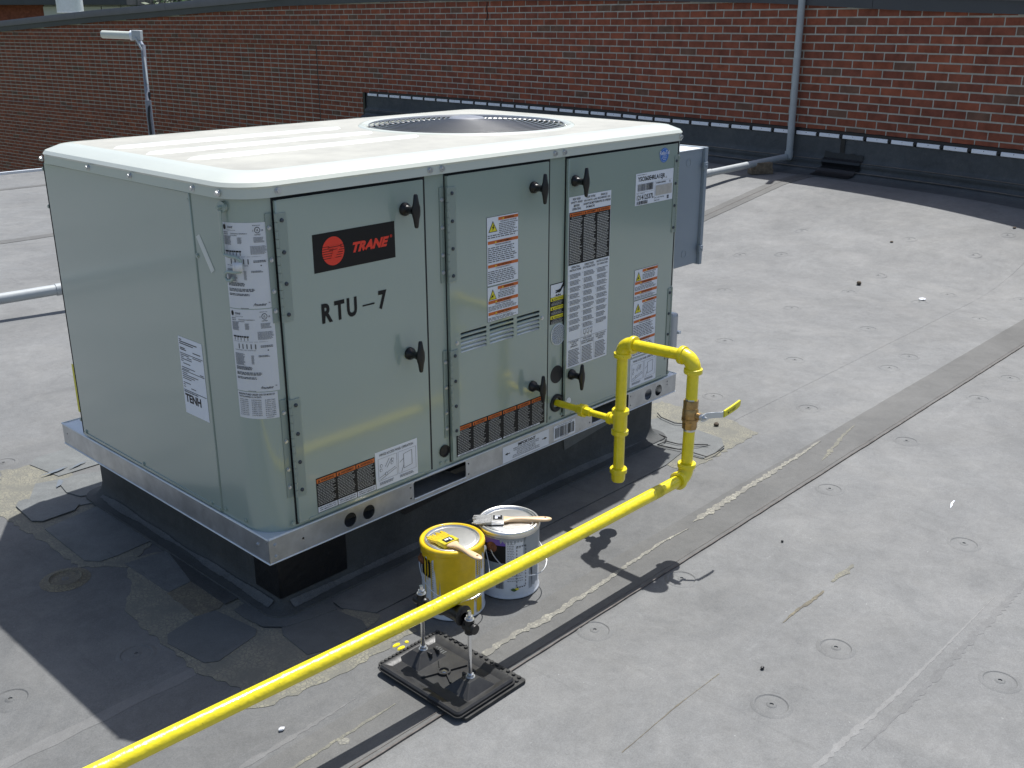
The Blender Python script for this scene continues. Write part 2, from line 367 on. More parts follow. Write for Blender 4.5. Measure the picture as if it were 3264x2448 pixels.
def front(y):  # surface map of a plane facing -y
    return lambda u, v, o: Vector((u, y-o, v))
RC = .09
PA = RC-RC*math.pi/2
def perim(off0=0.):
    def f(p, v, o):
        o = o+off0
        if p >= RC: return Vector((p, -o, v))
        if p <= PA: return Vector((-o, RC+(PA-p), v))
        t = (RC-p)/RC   # 0 at the front tangent, pi/2 at the left tangent
        return Vector((RC-(RC+o)*math.sin(t), RC-(RC+o)*math.cos(t), v))
    return f
def rrect(x0, x1, y0, y1, r, n=8):
    """ccw rounded rectangle; r = (front-left, front-right, back-right, back-left)"""
    out = []
    for (cx, cy, a0, rr) in ((x0+r[0], y0+r[0], 180, r[0]), (x1-r[1], y0+r[1], 270, r[1]), (x1-r[2], y1-r[2], 0, r[2]), (x0+r[3], y1-r[3], 90, r[3])):
        for i in range(n+1):
            a = R(a0+90*i/n); out.append((cx+rr*math.cos(a), cy+rr*math.sin(a)))
    return out
def screw(mb, p, d, r=.006, h=.005, mi=None, washer=True):
    p = Vector(p); d = Vector(d)
    if washer: mb.cyl(p, p+d*.0015, r*1.35, n=12, mi=mi)
    mb.cyl(p+d*.001, p+d*h, r, r*.92, n=6, mi=mi)

# ------------------------------------------------------------------ ground, roof
def G(x, y):
    t = x-4.1
    sh = .75*max(0., min(1., (.9-y)/1.2)); t = x-4.45-sh; sl = .128*2.15/(2.15-sh)
    b = -.28 if t < -.3 else -.28+sl*(t+.3)**2/1.2 if t < .3 else -.28+sl*t
    b = b if b < -.03 else -.03+.03*(1-math.exp(-(b+.03)/.03))
    if x > 4.3: b += .008*math.sin(y*1.3+1)*min(1, (x-4.3)/2)
    return b
def onroof(dz): return lambda x, y: G(x, y)+dz
mb = MB(); nx, ny = 165, 200; X0, X1, Y0, Y1 = -8, 8.3, -10.5, 9.45
vs = [(X0+(X1-X0)*i/nx, Y0+(Y1-Y0)*j/ny) for j in range(ny+1) for i in range(nx+1)]
mb.add([(x, y, G(x, y)) for x, y in vs], [(j*(nx+1)+i, j*(nx+1)+i+1, (j+1)*(nx+1)+i+1, (j+1)*(nx+1)+i) for j in range(ny) for i in range(nx)])
mb.box(X0, X1, Y0, Y1, -.75, -.30)
roof = build('roof', mb, 'roof', kind='structure')
mb = MB(); mb.box(X0, 8.2, 9.452, 9.50, -.7, -.255); build('edge_metal', mb, 'galvlt', roof)
mb = MB(); mb.box(X0+.2, 8.0, Y0+.2, 9.3, -4.2, -.76); 
hb = thing('lower_storey', (0, 0, -4.2), 'brick storey of the building under the flat roof, hidden below its edge', 'building')
build('wall', mb, BR[3], hb)
mb = MB(); s_ = 420; n = 12
mb.add([(-s_+2*s_*i/n, -s_+2*s_*j/n, -4.2) for j in range(n+1) for i in range(n+1)], [(j*(n+1)+i, j*(n+1)+i+1, (j+1)*(n+1)+i+1, (j+1)*(n+1)+i) for j in range(n) for i in range(n)])
build('ground', mb, 'soil', kind='structure')

def wob(poly, amp=.006, step=.03, seed=1, close=True):
    rnd = random.Random(seed); out = []
    n = len(poly)
    for i in range(n):
        a = Vector(poly[i]); b = Vector(poly[(i+1) % n]); d = b-a; k = max(1, int(d.length/step)); nn = Vector((-d.y, d.x)).normalized()
        for j in range(k):
            out.append(tuple(a+d*j/k+(nn*rnd.uniform(-amp, amp) if amp else Vector((0, 0)))))
    return out
def patch(name, poly, m, z, th=.002, amp=0, seed=1):
    b = MB(); p = wob(poly, amp, .02 if amp else 9, seed); b.prism(p, z*.55-.001, (z*.55)+th*.6, zf=G); return build(name, b, m, roof)
def strip(name, x0, x1, ya, yb, m, z, amp=0, seed=3, th=.0015):
    rnd = random.Random(seed); b = MB(); n = int((x1-x0)/.06)+1; rings = []
    for i in range(n+1):
        x = x0+(x1-x0)*i/n; a = ya+rnd.uniform(-amp, amp); c = yb+rnd.uniform(-amp, amp); g = G(x, (a+c)/2)+z
        rings.append([Vector((x, a, g-.004)), Vector((x, a, g+th)), Vector((x, c, g+th)), Vector((x, c, g-.004))])
    b.rows(rings, False, smooth=False); b.f = [f[::-1] for f in b.f]
    return build(name, b, m, roof)
# lap strip in front of the unit with its seam bead
strip('lap_strip', -4, 7.0, -.568, -.405, 'lap', .002, .0015)
strip('seam_bead', -4, 7.0, -.5705, -.5665, 'seam', .003, .001, th=.002)
strip('seam_bead', -4, 7.0, -.5555, -.5540, 'seam', .0035, .001, th=.001)
strip('lap_strip', 3.2, 7.0, 2.16, 2.31, 'lap', .002, .002)
strip('seam_bead', 3.2, 7.0, 2.232, 2.236, 'seam', .004, .001, th=.001)
strip('membrane_seam', 1.9, 6.9, -.062, -.045, 'roof', .0002, .002, th=.0006)
strip('membrane_seam', -5, 3.0, 5.74, 5.86, 'lap', .001, .006)
strip('membrane_seam', -5, 4.0, 8.35, 8.45, 'lap', .001, .006)
strip('membrane_seam', -5, -.236, -.012, .026, 'seamlt', .0002, .005, th=.0004)
def ribbon(name, pts, m, z, seed):
    """pts: (x, y, half width) ragged bead following y"""
    rnd = random.Random(seed); top = []; bot = []
    for (a, b_) in zip(pts[:-1], pts[1:]):
        k = max(1, int((b_[0]-a[0])/.012))
        for j in range(k):
            t = j/k; x = a[0]+(b_[0]-a[0])*t; y = a[1]+(b_[1]-a[1])*t; h = a[2]+(b_[2]-a[2])*t
            top.append((x, y+h*rnd.uniform(.3, 1.1))); bot.append((x, y-h*rnd.uniform(.3, 1.1)))
    bb = MB(); n = len(top)
    bb.add([(x, y, G(x, y)+z) for x, y in bot+top], [(i, i+1, n+i+1, n+i) for i in range(n-1)], 0, False)
    bb.add([(x, y, G(x, y)+z-.003) for x, y in bot]+[(x, y, G(x, y)+z) for x, y in bot], [(i, i+1, n+i+1, n+i) for i in range(n-1)], 0, False)
    return build(name, bb, m, roof)
ribbon('membrane_scuff', [(.1, -1.275, .001), (.4, -1.286, .006), (.62, -1.292, .011), (.82, -1.304, .008), (1.05, -1.311, .005), (1.5, -1.318, .001)], 'seamlt', .0006, 31)
ribbon('membrane_scuff', [(.62, -1.335, .001), (.9, -1.345, .012), (1.4, -1.352, .014), (2.1, -1.36, .002)], 'scuffdk', .0006, 32)
ribbon('adhesive_bead', [(1.285, -.446, .002), (1.34, -.446, .017), (1.7, -.436, .015), (2.0, -.430, .011), (2.2, -.420, .004)], 'cream', .0052, 4)
ribbon('adhesive_bead', [(.30, -.472, .012), (.42, -.468, .013), (.56, -.478, .016), (.75, -.472, .010), (.9, -.462, .009), (1.1, -.453, .006), (1.25, -.462, .001)], 'cream', .0052, 5)
ribbon('adhesive_bead', [(-.55, -.478, .001), (-.35, -.47, .007), (-.1, -.462, .006), (.03, -.46, .001)], 'crack', .0045, 6)
ribbon('adhesive_bead', [(-.62, -.395, .001), (-.3, -.38, .012), (-.12, -.375, .006), (-.02, -.37, .001)], 'seamlt', .0006, 16)
ribbon('adhesive_bead', [(.25, -.953, .0022), (.36, -.950, .0010), (.47, -.947, .0030), (.52, -.948, .0006), (.66, -.951, .0014)], 'crackdk', .0008, 7)
ribbon('adhesive_bead', [(1.25, -.945, .005), (1.33, -.948, .016), (1.40, -.945, .002)], 'crack', .0015, 8)
ribbon('adhesive_bead', [(.96, -.951, .001), (1.03, -.948, .006), (1.16, -.955, .008), (1.2, -.95, .001)], 'crackdk', .0015, 9)
ribbon('adhesive_bead', [(1.96, -1.01, .001), (2.0, -1.0, .005), (2.04, -.995, .001)], 'white', .0015, 10)
ribbon('adhesive_bead', [(2.02, -.515, .001), (2.1, -.50, .012), (2.3, -.46, .008), (2.45, -.44, .002)], 'crack', .0045, 11)
# weathered adhesive areas and patches round the curb (outer first, each a few mm above the one below)
patch('adhesive_film', [(-.085, 1.60), (.10, 1.56), (.06, 1.1), (.02, .70), (-.05, .66), (-.10, .62), (-.20, .72), (-.205, .95), (-.23, 1.264)], 'crack', .0012, .001, .008, 2)
patch('adhesive_film', [(-.09, .66), (.06, .62), (.06, .20), (-.02, .06), (.05, -.02), (.20, -.04), (.24, -.13), (.18, -.16), (-.02, -.16), (-.20, -.155), (-.235, .0), (-.235, .18), (-.222, .40), (-.15, .5)], 'crack', .0024, .001, .007, 3)
patch('adhesive_film', [(-.241, -.205), (-.06, -.200), (.148, -.215), (.27, -.22), (.26, -.262), (-.02, -.268), (-.20, -.246)], 'crack', .0012, .001, .009, 4)
patch('adhesive_film', [(1.70, .30), (2.14, .288), (2.15, -.04), (2.11, -.203), (1.883, -.205), (1.62, -.212), (1.60, -.1)], 'crack', .0012, .001, .008, 5)
patch('membrane_patch', [(-.100, .640), (.06, .615), (.06, .410), (-.095, .394)], 'patch2', .004)
patch('adhesive_film', [(-.100, .394), (.06, .400), (.012, .257), (-.041, .215), (-.106, .222)], 'crackdk', .0055, .001, .003, 7)
patch('membrane_patch', [(-.168, 1.033), (-.174, .745), (-.144, .705), (-.091, .702), (.073, .721), (.125, .79), (.125, 1.09)], 'patch2', .004, .003)
patch('membrane_patch', [(.012, 1.578), (.055, 1.625), (.30, 1.63), (.34, 1.57), (.34, 1.40), (.04, 1.40)], 'patch2', .004, .003)
patch('membrane_patch', [(-.14, 1.237), (-.045, 1.395), (.06, 1.36), (.12, 1.2), (.03, 1.10), (-.02, 1.12)], 'patch2', .0052, .003)
patch('membrane_patch', [(-.165, 1.262), (-.174, 1.116), (-.150, 1.088), (-.042, 1.092), (-.012, 1.125), (-.12, 1.292), (-.145, 1.292)], 'patch2', .0088, .003)
patch('membrane_patch', [(.010, 1.325), (-.004, 1.24), (.015, 1.175), (.069, 1.150), (.14, 1.18), (.16, 1.32), (.07, 1.36)], 'patch2', .0122, .003)
patch('membrane_patch', [(-.204, .202), (-.11, .224), (-.054, .213), (-.029, .052), (-.048, .028), (-.177, -.002), (-.205, .017), (-.225, .164)], 'patch', .004, .003)
patch('membrane_patch', [(.020, .008), (.086, .014), (.173, -.028), (.190, -.119), (.176, -.158), (.054, -.168), (-.006, -.143), (.003, -.023)], 'patch', .004, .003)
patch('membrane_patch', [(-.02, .175), (.10, .20), (.20, .03), (.176, -.028), (.09, -.012), (.03, .002), (-.012, .05), (-.022, .12)], 'patch', .0075, .003)
patch('membrane_patch', [(1.86, .22), (1.716, .01), (1.738, -.184), (1.877, -.190), (1.955, -.13), (1.98, .17)], 'patch2', .004, .003)
patch('membrane_patch', [(1.73, .10), (1.767, .006), (1.858, -.014), (1.865, -.136), (1.809, -.118), (1.742, -.06), (1.70, .06)], 'patch2', .0075, .003)
for pts in ([(1.99, .20), (1.962, .163), (1.946, .085), (1.968, .050)], [(1.82, .17), (1.80, .02), (1.76, .0), (1.716, .004), (1.738, -.093), (1.745, -.13), (1.748, -.195), (1.80, -.20), (1.880, -.187)],
            [(1.767, .006), (1.775, -.05), (1.847, -.137)]):
    b = MB(); b.tube([(x, y, G(x, y)+.012) for x, y in pts], .0022, 6); build('seam_line', b, 'line', roof)
for pd in ([(-.010, 1.438), (.03, 1.430), (.07, 1.436), (.10, 1.452), (.06, 1.450), (.02, 1.444)], [(.085, 1.42), (.12, 1.425), (.17, 1.447), (.13, 1.444)], [(-.012, 1.30), (.012, 1.31), (.030, 1.335), (.022, 1.36), (.008, 1.34)]):
    b = MB(); b.prism(wob(pd, .0015, .01, 5), .0092, .0096, zf=G); build('puddle', b, 'water', roof)
# stress plates telegraphing through the membrane
FP = [(.948, -1.11), (.625, -1.109), (1.092, -1.469), (1.821, -.648), (1.74, -1.137), (.966, -.621), (.585, -.605), (3.083, .566), (3.041, .153), (2.489, -.212),
      (2.342, .156), (3.234, -.229), (3.464, -.225), (3.786, .133), (3.095, -.688), (2.423, -.66), (3.465, -.692), (3.884, .633), (4.374, -.226), (4.771, .104),
      (4.497, .157), (3.979, 1.13), (4.85, .57), (4.44, .564), (4.75, 1.5), (4.88, 1.262), (5.56, .69), (5.5, .238), (5.95, .19), (-.261, .681), (-.303, .181), (-.60, .226),
      (-.046, 1.668), (-.62, -.31), (.2, -1.11), (3.0, -1.14), (4.1, -1.14), (5.4, 1.4), (4.95, -.25), (-.8, .8), (-.3, 2.3), (1.6, 2.6), (2.6, 2.7)]
fp0 = None
for x, y in FP:
    if fp0 is None:
        b = MB(); b.lathe([(.054, -.002), (.050, .0002), (.043, .0024), (.0400, .0026), (.0372, .0004), (.0340, .0014), (.013, .0016), (.010, .0038), (.005, .0040), (.0045, .0010), (.0001, .0010)], (x, y, G(x, y)), n=28)
        fp0 = build('fastener_plate', b, 'roof', roof); dz = -.002
    else:
        o = copypart(fp0, roof, (x, y, G(x, y)+dz)); o.rotation_euler = (0, -math.atan2(G(x+.1, y)-G(x-.1, y), .2), 0)
b = MB(); b.lathe([(.07, .0005), (.05, .004), (.045, .008), (.040, .003), (.0001, .004)], (-.261, .681, G(0, 0)), n=24); build('fastener_plate', b, 'crackdk', roof)
for i, (x, y) in enumerate(((.207, -.282), (.179, -.292), (.169, -.315), (.179, -.273), (.19, -.31))):
    b = MB(); b.lathe([(.006, 0), (.005, .0025), (.0001, .003)], (x, y, G(x, y)), n=8); b.v = [(x+(v[0]-x)*(2.2 if i % 2 else 1), v[1], v[2]) for v in b.v]; build('paint_drip', b, 'yellow', roof)

# ------------------------------------------------------------------ brick wall (gently curved in plan)
WP = [(8.2, -14), (7.35, -6.5), (6.55, -2.6), (6.37, -1.2), (6.62, -.35), (6.82, .454), (7.243, 2.21), (7.50, 4.15), (7.64, 4.92), (7.82, 6.94), (7.951, 9.38), (8.02, 11.4), (8.045, 13.4), (8.0, 15.76), (7.82, 18.0), (7.57, 20.62), (7.35, 22.5), (6.7, 27)]
WP[0:5] = [(4.1, -9.5), (4.75, -6.8), (5.4, -4.4), (6.0, -2.4), (6.45, -.9)]
def cr(p0, p1, p2, p3, t):
    return tuple(.5*((2*b)+(-a+c)*t+(2*a-5*b+4*c-d)*t*t+(-a+3*b-3*c+d)*t**3) for a, b, c, d in zip(p0, p1, p2, p3))
path = []
for i in range(1, len(WP)-2):
    for k in range(60): path.append(cr(WP[i-1], WP[i], WP[i+1], WP[i+2], k/60))
cum = [0]
for a, b in zip(path[:-1], path[1:]): cum.append(cum[-1]+math.hypot(b[0]-a[0], b[1]-a[1]))
import bisect
def wallpt(s):
    """point on the wall face and its outward normal (towards the roof) at arc length s from the near right end"""
    i = min(max(bisect.bisect(cum, s)-1, 0), len(cum)-2); t = (s-cum[i])/(cum[i+1]-cum[i])
    a, b = path[i], path[i+1]; j = min(i+6, len(path)-1); k = max(i-6, 0); d = Vector((path[j][0]-path[k][0], path[j][1]-path[k][1], 0)).normalized()
    return Vector((a[0]+(b[0]-a[0])*t, a[1]+(b[1]-a[1])*t, 0)), Vector((-d.y, d.x, 0)), d
def s_at_y(y):
    best = min(range(len(path)), key=lambda i: abs(path[i][1]-y)); return cum[best]
LW = cum[-1]
def copz(y):
    T = [(-9, 1.0), (.6, 1.295), (1.6, 1.332), (2.9, 1.403), (4.4, 1.446), (6.1, 1.475), (8.4, 1.505), (11.3, 1.473), (14, 1.376), (17, 1.259), (20.6, 1.076), (27, .75)]
    for (a, za), (b, zb) in zip(T[:-1], T[1:]):
        if y <= b: return za+(zb-za)*(y-a)/(b-a)
    return T[-1][1]
wall = thing('brick_wall', (7.2, 2.2, -.28), 'long red brick wall with dark metal coping rising behind the flat roof', 'wall')
def off(s, d, z): p, n, t = wallpt(s); q = p+n*d; return Vector((q.x, q.y, z))
# which side is the roof?
_p, _n, _t = wallpt(s_at_y(2.2)); SG = 1 if _n.x < 0 else -1
def off(s, d, z):
    p, n, t = wallpt(s); q = p+n*(d*SG); return Vector((q.x, q.y, z))
CH, BL = .0677, .2035
SP0, SP1 = s_at_y(10.5), s_at_y(24.0)        # stack bond recessed panel
def sheet(mb, sa, sb, d, z0f, z1f, step=.16):
    n = max(2, int((sb-sa)/step)); rings = []
    for k in range(n+1):
        q = sa+(sb-sa)*k/n; y = wallpt(q)[0].y; rings.append([off(q, d, z0f(y)), off(q, d, z1f(y))])
    mb.rows(rings, False, smooth=False)
mb = MB(); top_ = lambda y: copz(y)+.12
sheet(mb, 0, SP0, -.0005, lambda y: -4.2, top_); sheet(mb, SP0, LW, -.0005, lambda y: -4.2, lambda y: -.2745)
sheet(mb, SP0, LW, -.0005, lambda y: .9443, top_); sheet(mb, SP0, LW, -.0125, lambda y: -.2745, lambda y: .9443)
sheet(mb, 0, LW, -.30, lambda y: -4.2, top_)
build('mortar_backing', mb, 'mortar', wall)
# bricks: 1.6 brick courses, unit 203 x 67.7 mm with joints
cand = []
campos = Vector((-1.271, -2.0544, 1.2437))
rb = random.Random(11)
for k in range(-34, 20):
    z0 = .335+k*CH
    shift = 0 if k % 2 == 0 else BL/2
    j = 0
    n = int(LW/BL)
    for j in range(n):
        s0 = j*BL+shift; s1 = s0+BL
        if s1 > LW-.1: continue
        y = wallpt((s0+s1)/2)[0].y
        if y < -1.6: continue
        if z0+CH > copz(y)+.055: continue
        if y < 9.2 and z0 < .22: continue          # behind the flashing
        if -.28 <= z0 < .93 and s1 > SP0+.001:
            if s0 > SP0-.04: continue
            s1 = SP0-.004
        d = 0.
        if s1-s0 < .05: continue
        c = off((s0+s1)/2, 0, z0+CH/2)
        vis = ((c-campos).normalized().dot(fw))
        vx = (c-campos).dot(rt2)/((c-campos).dot(fw)); vy = (c-campos).dot(up2)/((c-campos).dot(fw))
        inview = abs(vx) < .52 and abs(vy) < .40
        cand.append(((c-campos).length + (0 if inview else 100), s0, s1, z0, d))
for k in range(-9, 9):
    z0 = .335+k*CH
    for j in range(int((SP1-SP0)/BL)):
        s0 = SP0+.006+j*BL; s1 = s0+BL
        if s1 > LW-.1: continue
        c = off((s0+s1)/2, 0, z0); cand.append(((c-campos).length, s0, s1, z0, -.012))
cand.sort()
def brick_geo(mb, s0, s1, z0, d, mi=0):
    g = .0062 if d > -.01 else .0075; pr = .0022+rb.uniform(-.0008, .0012); a = s0+g; b = s1-g; zl = z0+g; zh = z0+CH-g
    zj = rb.uniform(-.0012, .0012); zl += zj; zh += zj
    f = [off(a, d+pr, zl), off(b, d+pr, zl), off(b, d+pr, zh), off(a, d+pr, zh)]; e = [off(a-.001, d-.02, zl-.001), off(b+.001, d-.02, zl-.001), off(b+.001, d-.02, zh+.001), off(a-.001, d-.02, zh+.001)]
    mb.add(f+e, [(0, 1, 2, 3), (4, 5, 1, 0), (5, 6, 2, 1), (6, 7, 3, 2), (7, 4, 0, 3)], mi, False)
def pick():
    r = rb.random(); return 0 if r < .38 else 1 if r < .62 else 2 if r < .76 else 3 if r < .955 else 4
if True:
    protos = {}
    for dist, s0, s1, z0, d in cand[:300]:
        mi = pick()
        p, n, t = wallpt((s0+s1)/2)
        full = abs((s1-s0)-BL) < .002
        if full:
            if mi not in protos:
                b = MB(); g = .0062; h = BL/2-g; q = .0022
                b.add([(-h, -q, g), (h, -q, g), (h, -q, CH-g), (-h, -q, CH-g), (-h-.001, .02, g-.001), (h+.001, .02, g-.001), (h+.001, .02, CH-g+.001), (-h-.001, .02, CH-g+.001)],
                      [(0, 1, 2, 3), (4, 5, 1, 0), (5, 6, 2, 1), (6, 7, 3, 2), (7, 4, 0, 3)], 0, False)
                me = bpy.data.meshes.new('brick'); me.from_pydata(b.v, [], b.f); me.materials.append(BR[mi]); protos[mi] = me
            o = bpy.data.objects.new('brick', protos[mi]); C.objects.link(o); o.parent = wall
            nn = n*SG; o.location = off((s0+s1)/2, d+rb.uniform(-.0008, .0012), z0+rb.uniform(-.001, .001))-origin(wall)
            o.rotation_euler = (0, rb.uniform(-.006, .006), math.atan2(nn.x, -nn.y))
        else:
            b = MB(); brick_geo(b, s0, s1, z0, d); build('brick', b, BR[mi], wall)
mb = MB()
for dist, s0, s1, z0, d in cand[300:]: brick_geo(mb, s0, s1, z0, d, pick())
build('brick_courses', mb, BR, wall, kind='stuff')
# dark control joint along the near edge of the recessed panel
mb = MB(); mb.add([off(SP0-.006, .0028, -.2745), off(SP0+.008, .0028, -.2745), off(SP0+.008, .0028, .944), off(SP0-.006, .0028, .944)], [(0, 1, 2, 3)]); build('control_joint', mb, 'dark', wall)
s_ = s_at_y(6.9); mb = MB(); mb.tube([off(s_, .006, 1.47), off(s_+.01, .006, 1.40), off(s_-.005, .006, 1.33), off(s_+.012, .006, 1.27)], .006, 6); build('crack', mb, 'dark', wall)
# coping: dark fascia below, paler cap above, in lengths
def copseg(name, sa, sb, prof, m):
    mb = MB(); rings = []; n = max(3, int((sb-sa)/.15))
    for k in range(n+1):
        s_ = sa+(sb-sa)*k/n; zc = copz(wallpt(s_)[0].y); rings.append([off(s_, d, zc+h) for d, h in prof])
    mb.rows(rings, True, smooth=False); mb.add(rings[0], [tuple(range(len(prof)))], smooth=False); mb.add(rings[-1], [tuple(range(len(prof)))], smooth=False)
    return build(name, mb, m, wall)
sa = s_at_y(-7)
while sa < LW-.5:
    sb = min(sa+3.0, LW-.05)
    copseg('coping_fascia', sa, sb-.004, [(.030, 0), (.034, .098), (-.02, .10), (-.02, .004)], 'copdk')
    copseg('coping_cap', sa+.8, min(sb+.8, LW-.02)-.006, [(.052, .092), (.056, .175), (.045, .205), (-.30, .215), (-.30, .10)], 'coplt')
    sa = sb
# rubber flashing with termination bar at the foot of the wall
SE = s_at_y(9.38)
prof = [(.007, .335), (.010, .16), (.016, .135), (.040, .118), (.046, .100), (.036, .082), (.030, .07), (.05, .045), (.080, .047), (.095, .030), (.12, .012), (.17, .006), (.22, .0005)]
mb = MB(); rings = []; n = 160; s00 = s_at_y(-6)
for k in range(n+1):
    s_ = s00+(SE-s00)*k/n; y = wallpt(s_)[0].y; wv = 1+.35*math.sin(s_*2.1)+.2*math.sin(s_*5.3+1)
    ring = []
    for i, (d, h) in enumerate(prof):
        if i == 0: ring.append(off(s_, d, h)); continue
        dd = d*(1+.12*wv*(i > 5)); q = off(s_, dd, 0); g = G(q.x, q.y)
        ring.append(off(s_, dd, h if i < 2 and False else min(.33, g+(h if i > 1 else .11))) if i > 1 else off(s_, d, .16))
    rings.append(ring)
mb.rows(rings, False); build('flashing_membrane', mb, 'flash', wall, angle=60)
for hh, dd in ((.121, .041), (.050, .090)):  # pale lines on the ridge tops, part dust, part painted highlight
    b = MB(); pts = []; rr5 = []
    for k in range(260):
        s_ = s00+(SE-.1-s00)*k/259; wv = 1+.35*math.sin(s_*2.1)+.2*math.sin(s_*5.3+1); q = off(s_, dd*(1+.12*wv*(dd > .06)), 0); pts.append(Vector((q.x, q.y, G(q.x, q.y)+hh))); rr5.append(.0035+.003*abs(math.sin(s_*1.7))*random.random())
    b.tube(pts, rr5, 6); build('dusty_highlight', b, 'ridge', wall)
b = MB(); b.add([off(SE, .03, .345), off(SE+.05, .03, .345), off(SE+.05, .03, -.3), off(SE, .03, -.3), off(SE, -.01, .345), off(SE+.05, -.01, .345), off(SE+.05, -.01, -.3), off(SE, -.01, -.3)],
                [(0, 1, 2, 3), (0, 4, 5, 1), (1, 5, 6, 2), (4, 0, 3, 7)], smooth=False); build('flashing_end', b, 'tar', wall)
mb = MB(); rr_ = random.Random(4); rings = []
for k in range(int((SE-s00)/.06)):
    s_ = s00+k*.06; hh = rr_.uniform(.010, .017); rings.append([off(s_, .013, .336), off(s_, .012, .352+hh*.5), off(s_, .002, .356+hh*.6), off(s_, .002, .336)])
mb.rows(rings, True); build('sealant_bead', mb, 'tar', wall)
s_ = SE-.03; k = 0
while s_ > s00+.3:
    ln = .245; sa, sb = s_-ln+.02, s_-.018
    b = MB(); rings = []
    for q in range(4):
        u = sa+(sb-sa)*q/3; rings.append([off(u, .010, .302), off(u, .020, .306), off(u, .018, .332), off(u, .010, .337)])
    b.rows(rings, True, smooth=False); b.add(rings[0], [(0, 1, 2, 3)]); b.add(rings[-1], [(3, 2, 1, 0)])
    m_ = off((sa+sb)/2, .017, .325); nn = wallpt((sa+sb)/2)[1]*SG; b.cyl(m_, m_+nn*.002, .0035, n=8, mi=1)
    build('termination_bar', b, ['bar', 'dark'], wall)
    b = MB(); c_ = off(s_, .012, .323); nn = wallpt(s_)[1]*SG
    b.cyl(c_, c_+nn*.012, .020+.005*rr_.random(), .010, n=9); build('mastic_dab', b, 'tar', wall)
    s_ -= ln
# mastic repair on the flashing
s1_ = s_at_y(1.98); b = MB(); rings = []
for k in range(13):
    u = s1_-.2+.4*k/12; j1, j2 = rr_.uniform(-.01, .01), rr_.uniform(-.025, .02)
    col = []
    for i, (d, h) in enumerate([(.012, .16+.0), (.020, .137), (.046, .120), (.053, .100), (.042, .080), (.038, .066), (.058, .053), (.090, .055), (.106, .037), (.13, .018), (.17, .011), (.19, .006)]):
        dd = d*1.06+.004; q = off(u+j1*(i % 2), dd, 0); col.append(Vector((q.x, q.y, (G(q.x, q.y)+h+.004) if i else .185+j2*.3)))
    rings.append(col)
b.rows(rings, False); build('mastic_patch', b, 'tar', wall)
b = MB(); rings = [[off(s1_+.03+rr_.uniform(-.006, .006)-.022, .0165, z), off(s1_+.03+.022+rr_.uniform(-.006, .006), .0165, z)] for z in (.31, .27, .23, .19, .16)]
b.rows(rings, False); build('mastic_streak', b, 'tar', wall)

# ------------------------------------------------------------------ beyond the wall
vs_ = thing('vent_stack', (9.25, 20.9, -4.2), 'pale galvanized vent hood rising just above the left coping', 'vent')
b = MB(); b.cyl((9.25, 20.9, 1.47), (9.25, 20.9, 2.4), .27, n=36); b.cyl((9.25, 20.9, 2.4), (9.25, 20.9, 2.55), .27, .12, n=36); build('hood', b, 'galvlt', vs_, angle=50)
b = MB(); b.cyl((9.25, 20.9, 1.455), (9.25, 20.9, 1.475), .276, n=36); build('rim', b, 'bar', vs_)
b = MB(); b.cyl((9.25, 20.9, -4.2), (9.25, 20.9, 1.5), .17, n=24); build('pipe', b, 'galv', vs_)
Rr = Vector((.686, -.7275, 0)); Fr = Vector((.7275, .686, 0))
bc = Vector((19.0, 46.2, 0)) - Rr*8
far = thing('brick_building', (bc.x, bc.y, -4.2), 'distant low brick building with white panels under a dark roof edge, far left', 'building')
mtx = Matrix(((Rr.x, Fr.x, 0, bc.x), (Rr.y, Fr.y, 0, bc.y), (0, 0, 1, 0), (0, 0, 0, 1)))
b = MB(); b.box(-6, 8.6, .1, 9, -4.2, 2.0, mtx=mtx); build('wall', b, BR[1], far)
b = MB(); b.box(-6.3, 12.5, -.5, 9.3, 2.0, 2.5, mtx=mtx); build('roof', b, 'copdk', far)
b = MB(); b.box(8.6, 12.0, .15, 9, -4.2, 2.0, mtx=mtx); build('cladding', b, 'panel', far)
for i in range(5):
    b = MB(); b.box(8.62+i*.86, 8.62+i*.86+.81, .02, .16, .2, 1.93, mtx=mtx); build('white_panel', b, 'panel', far)
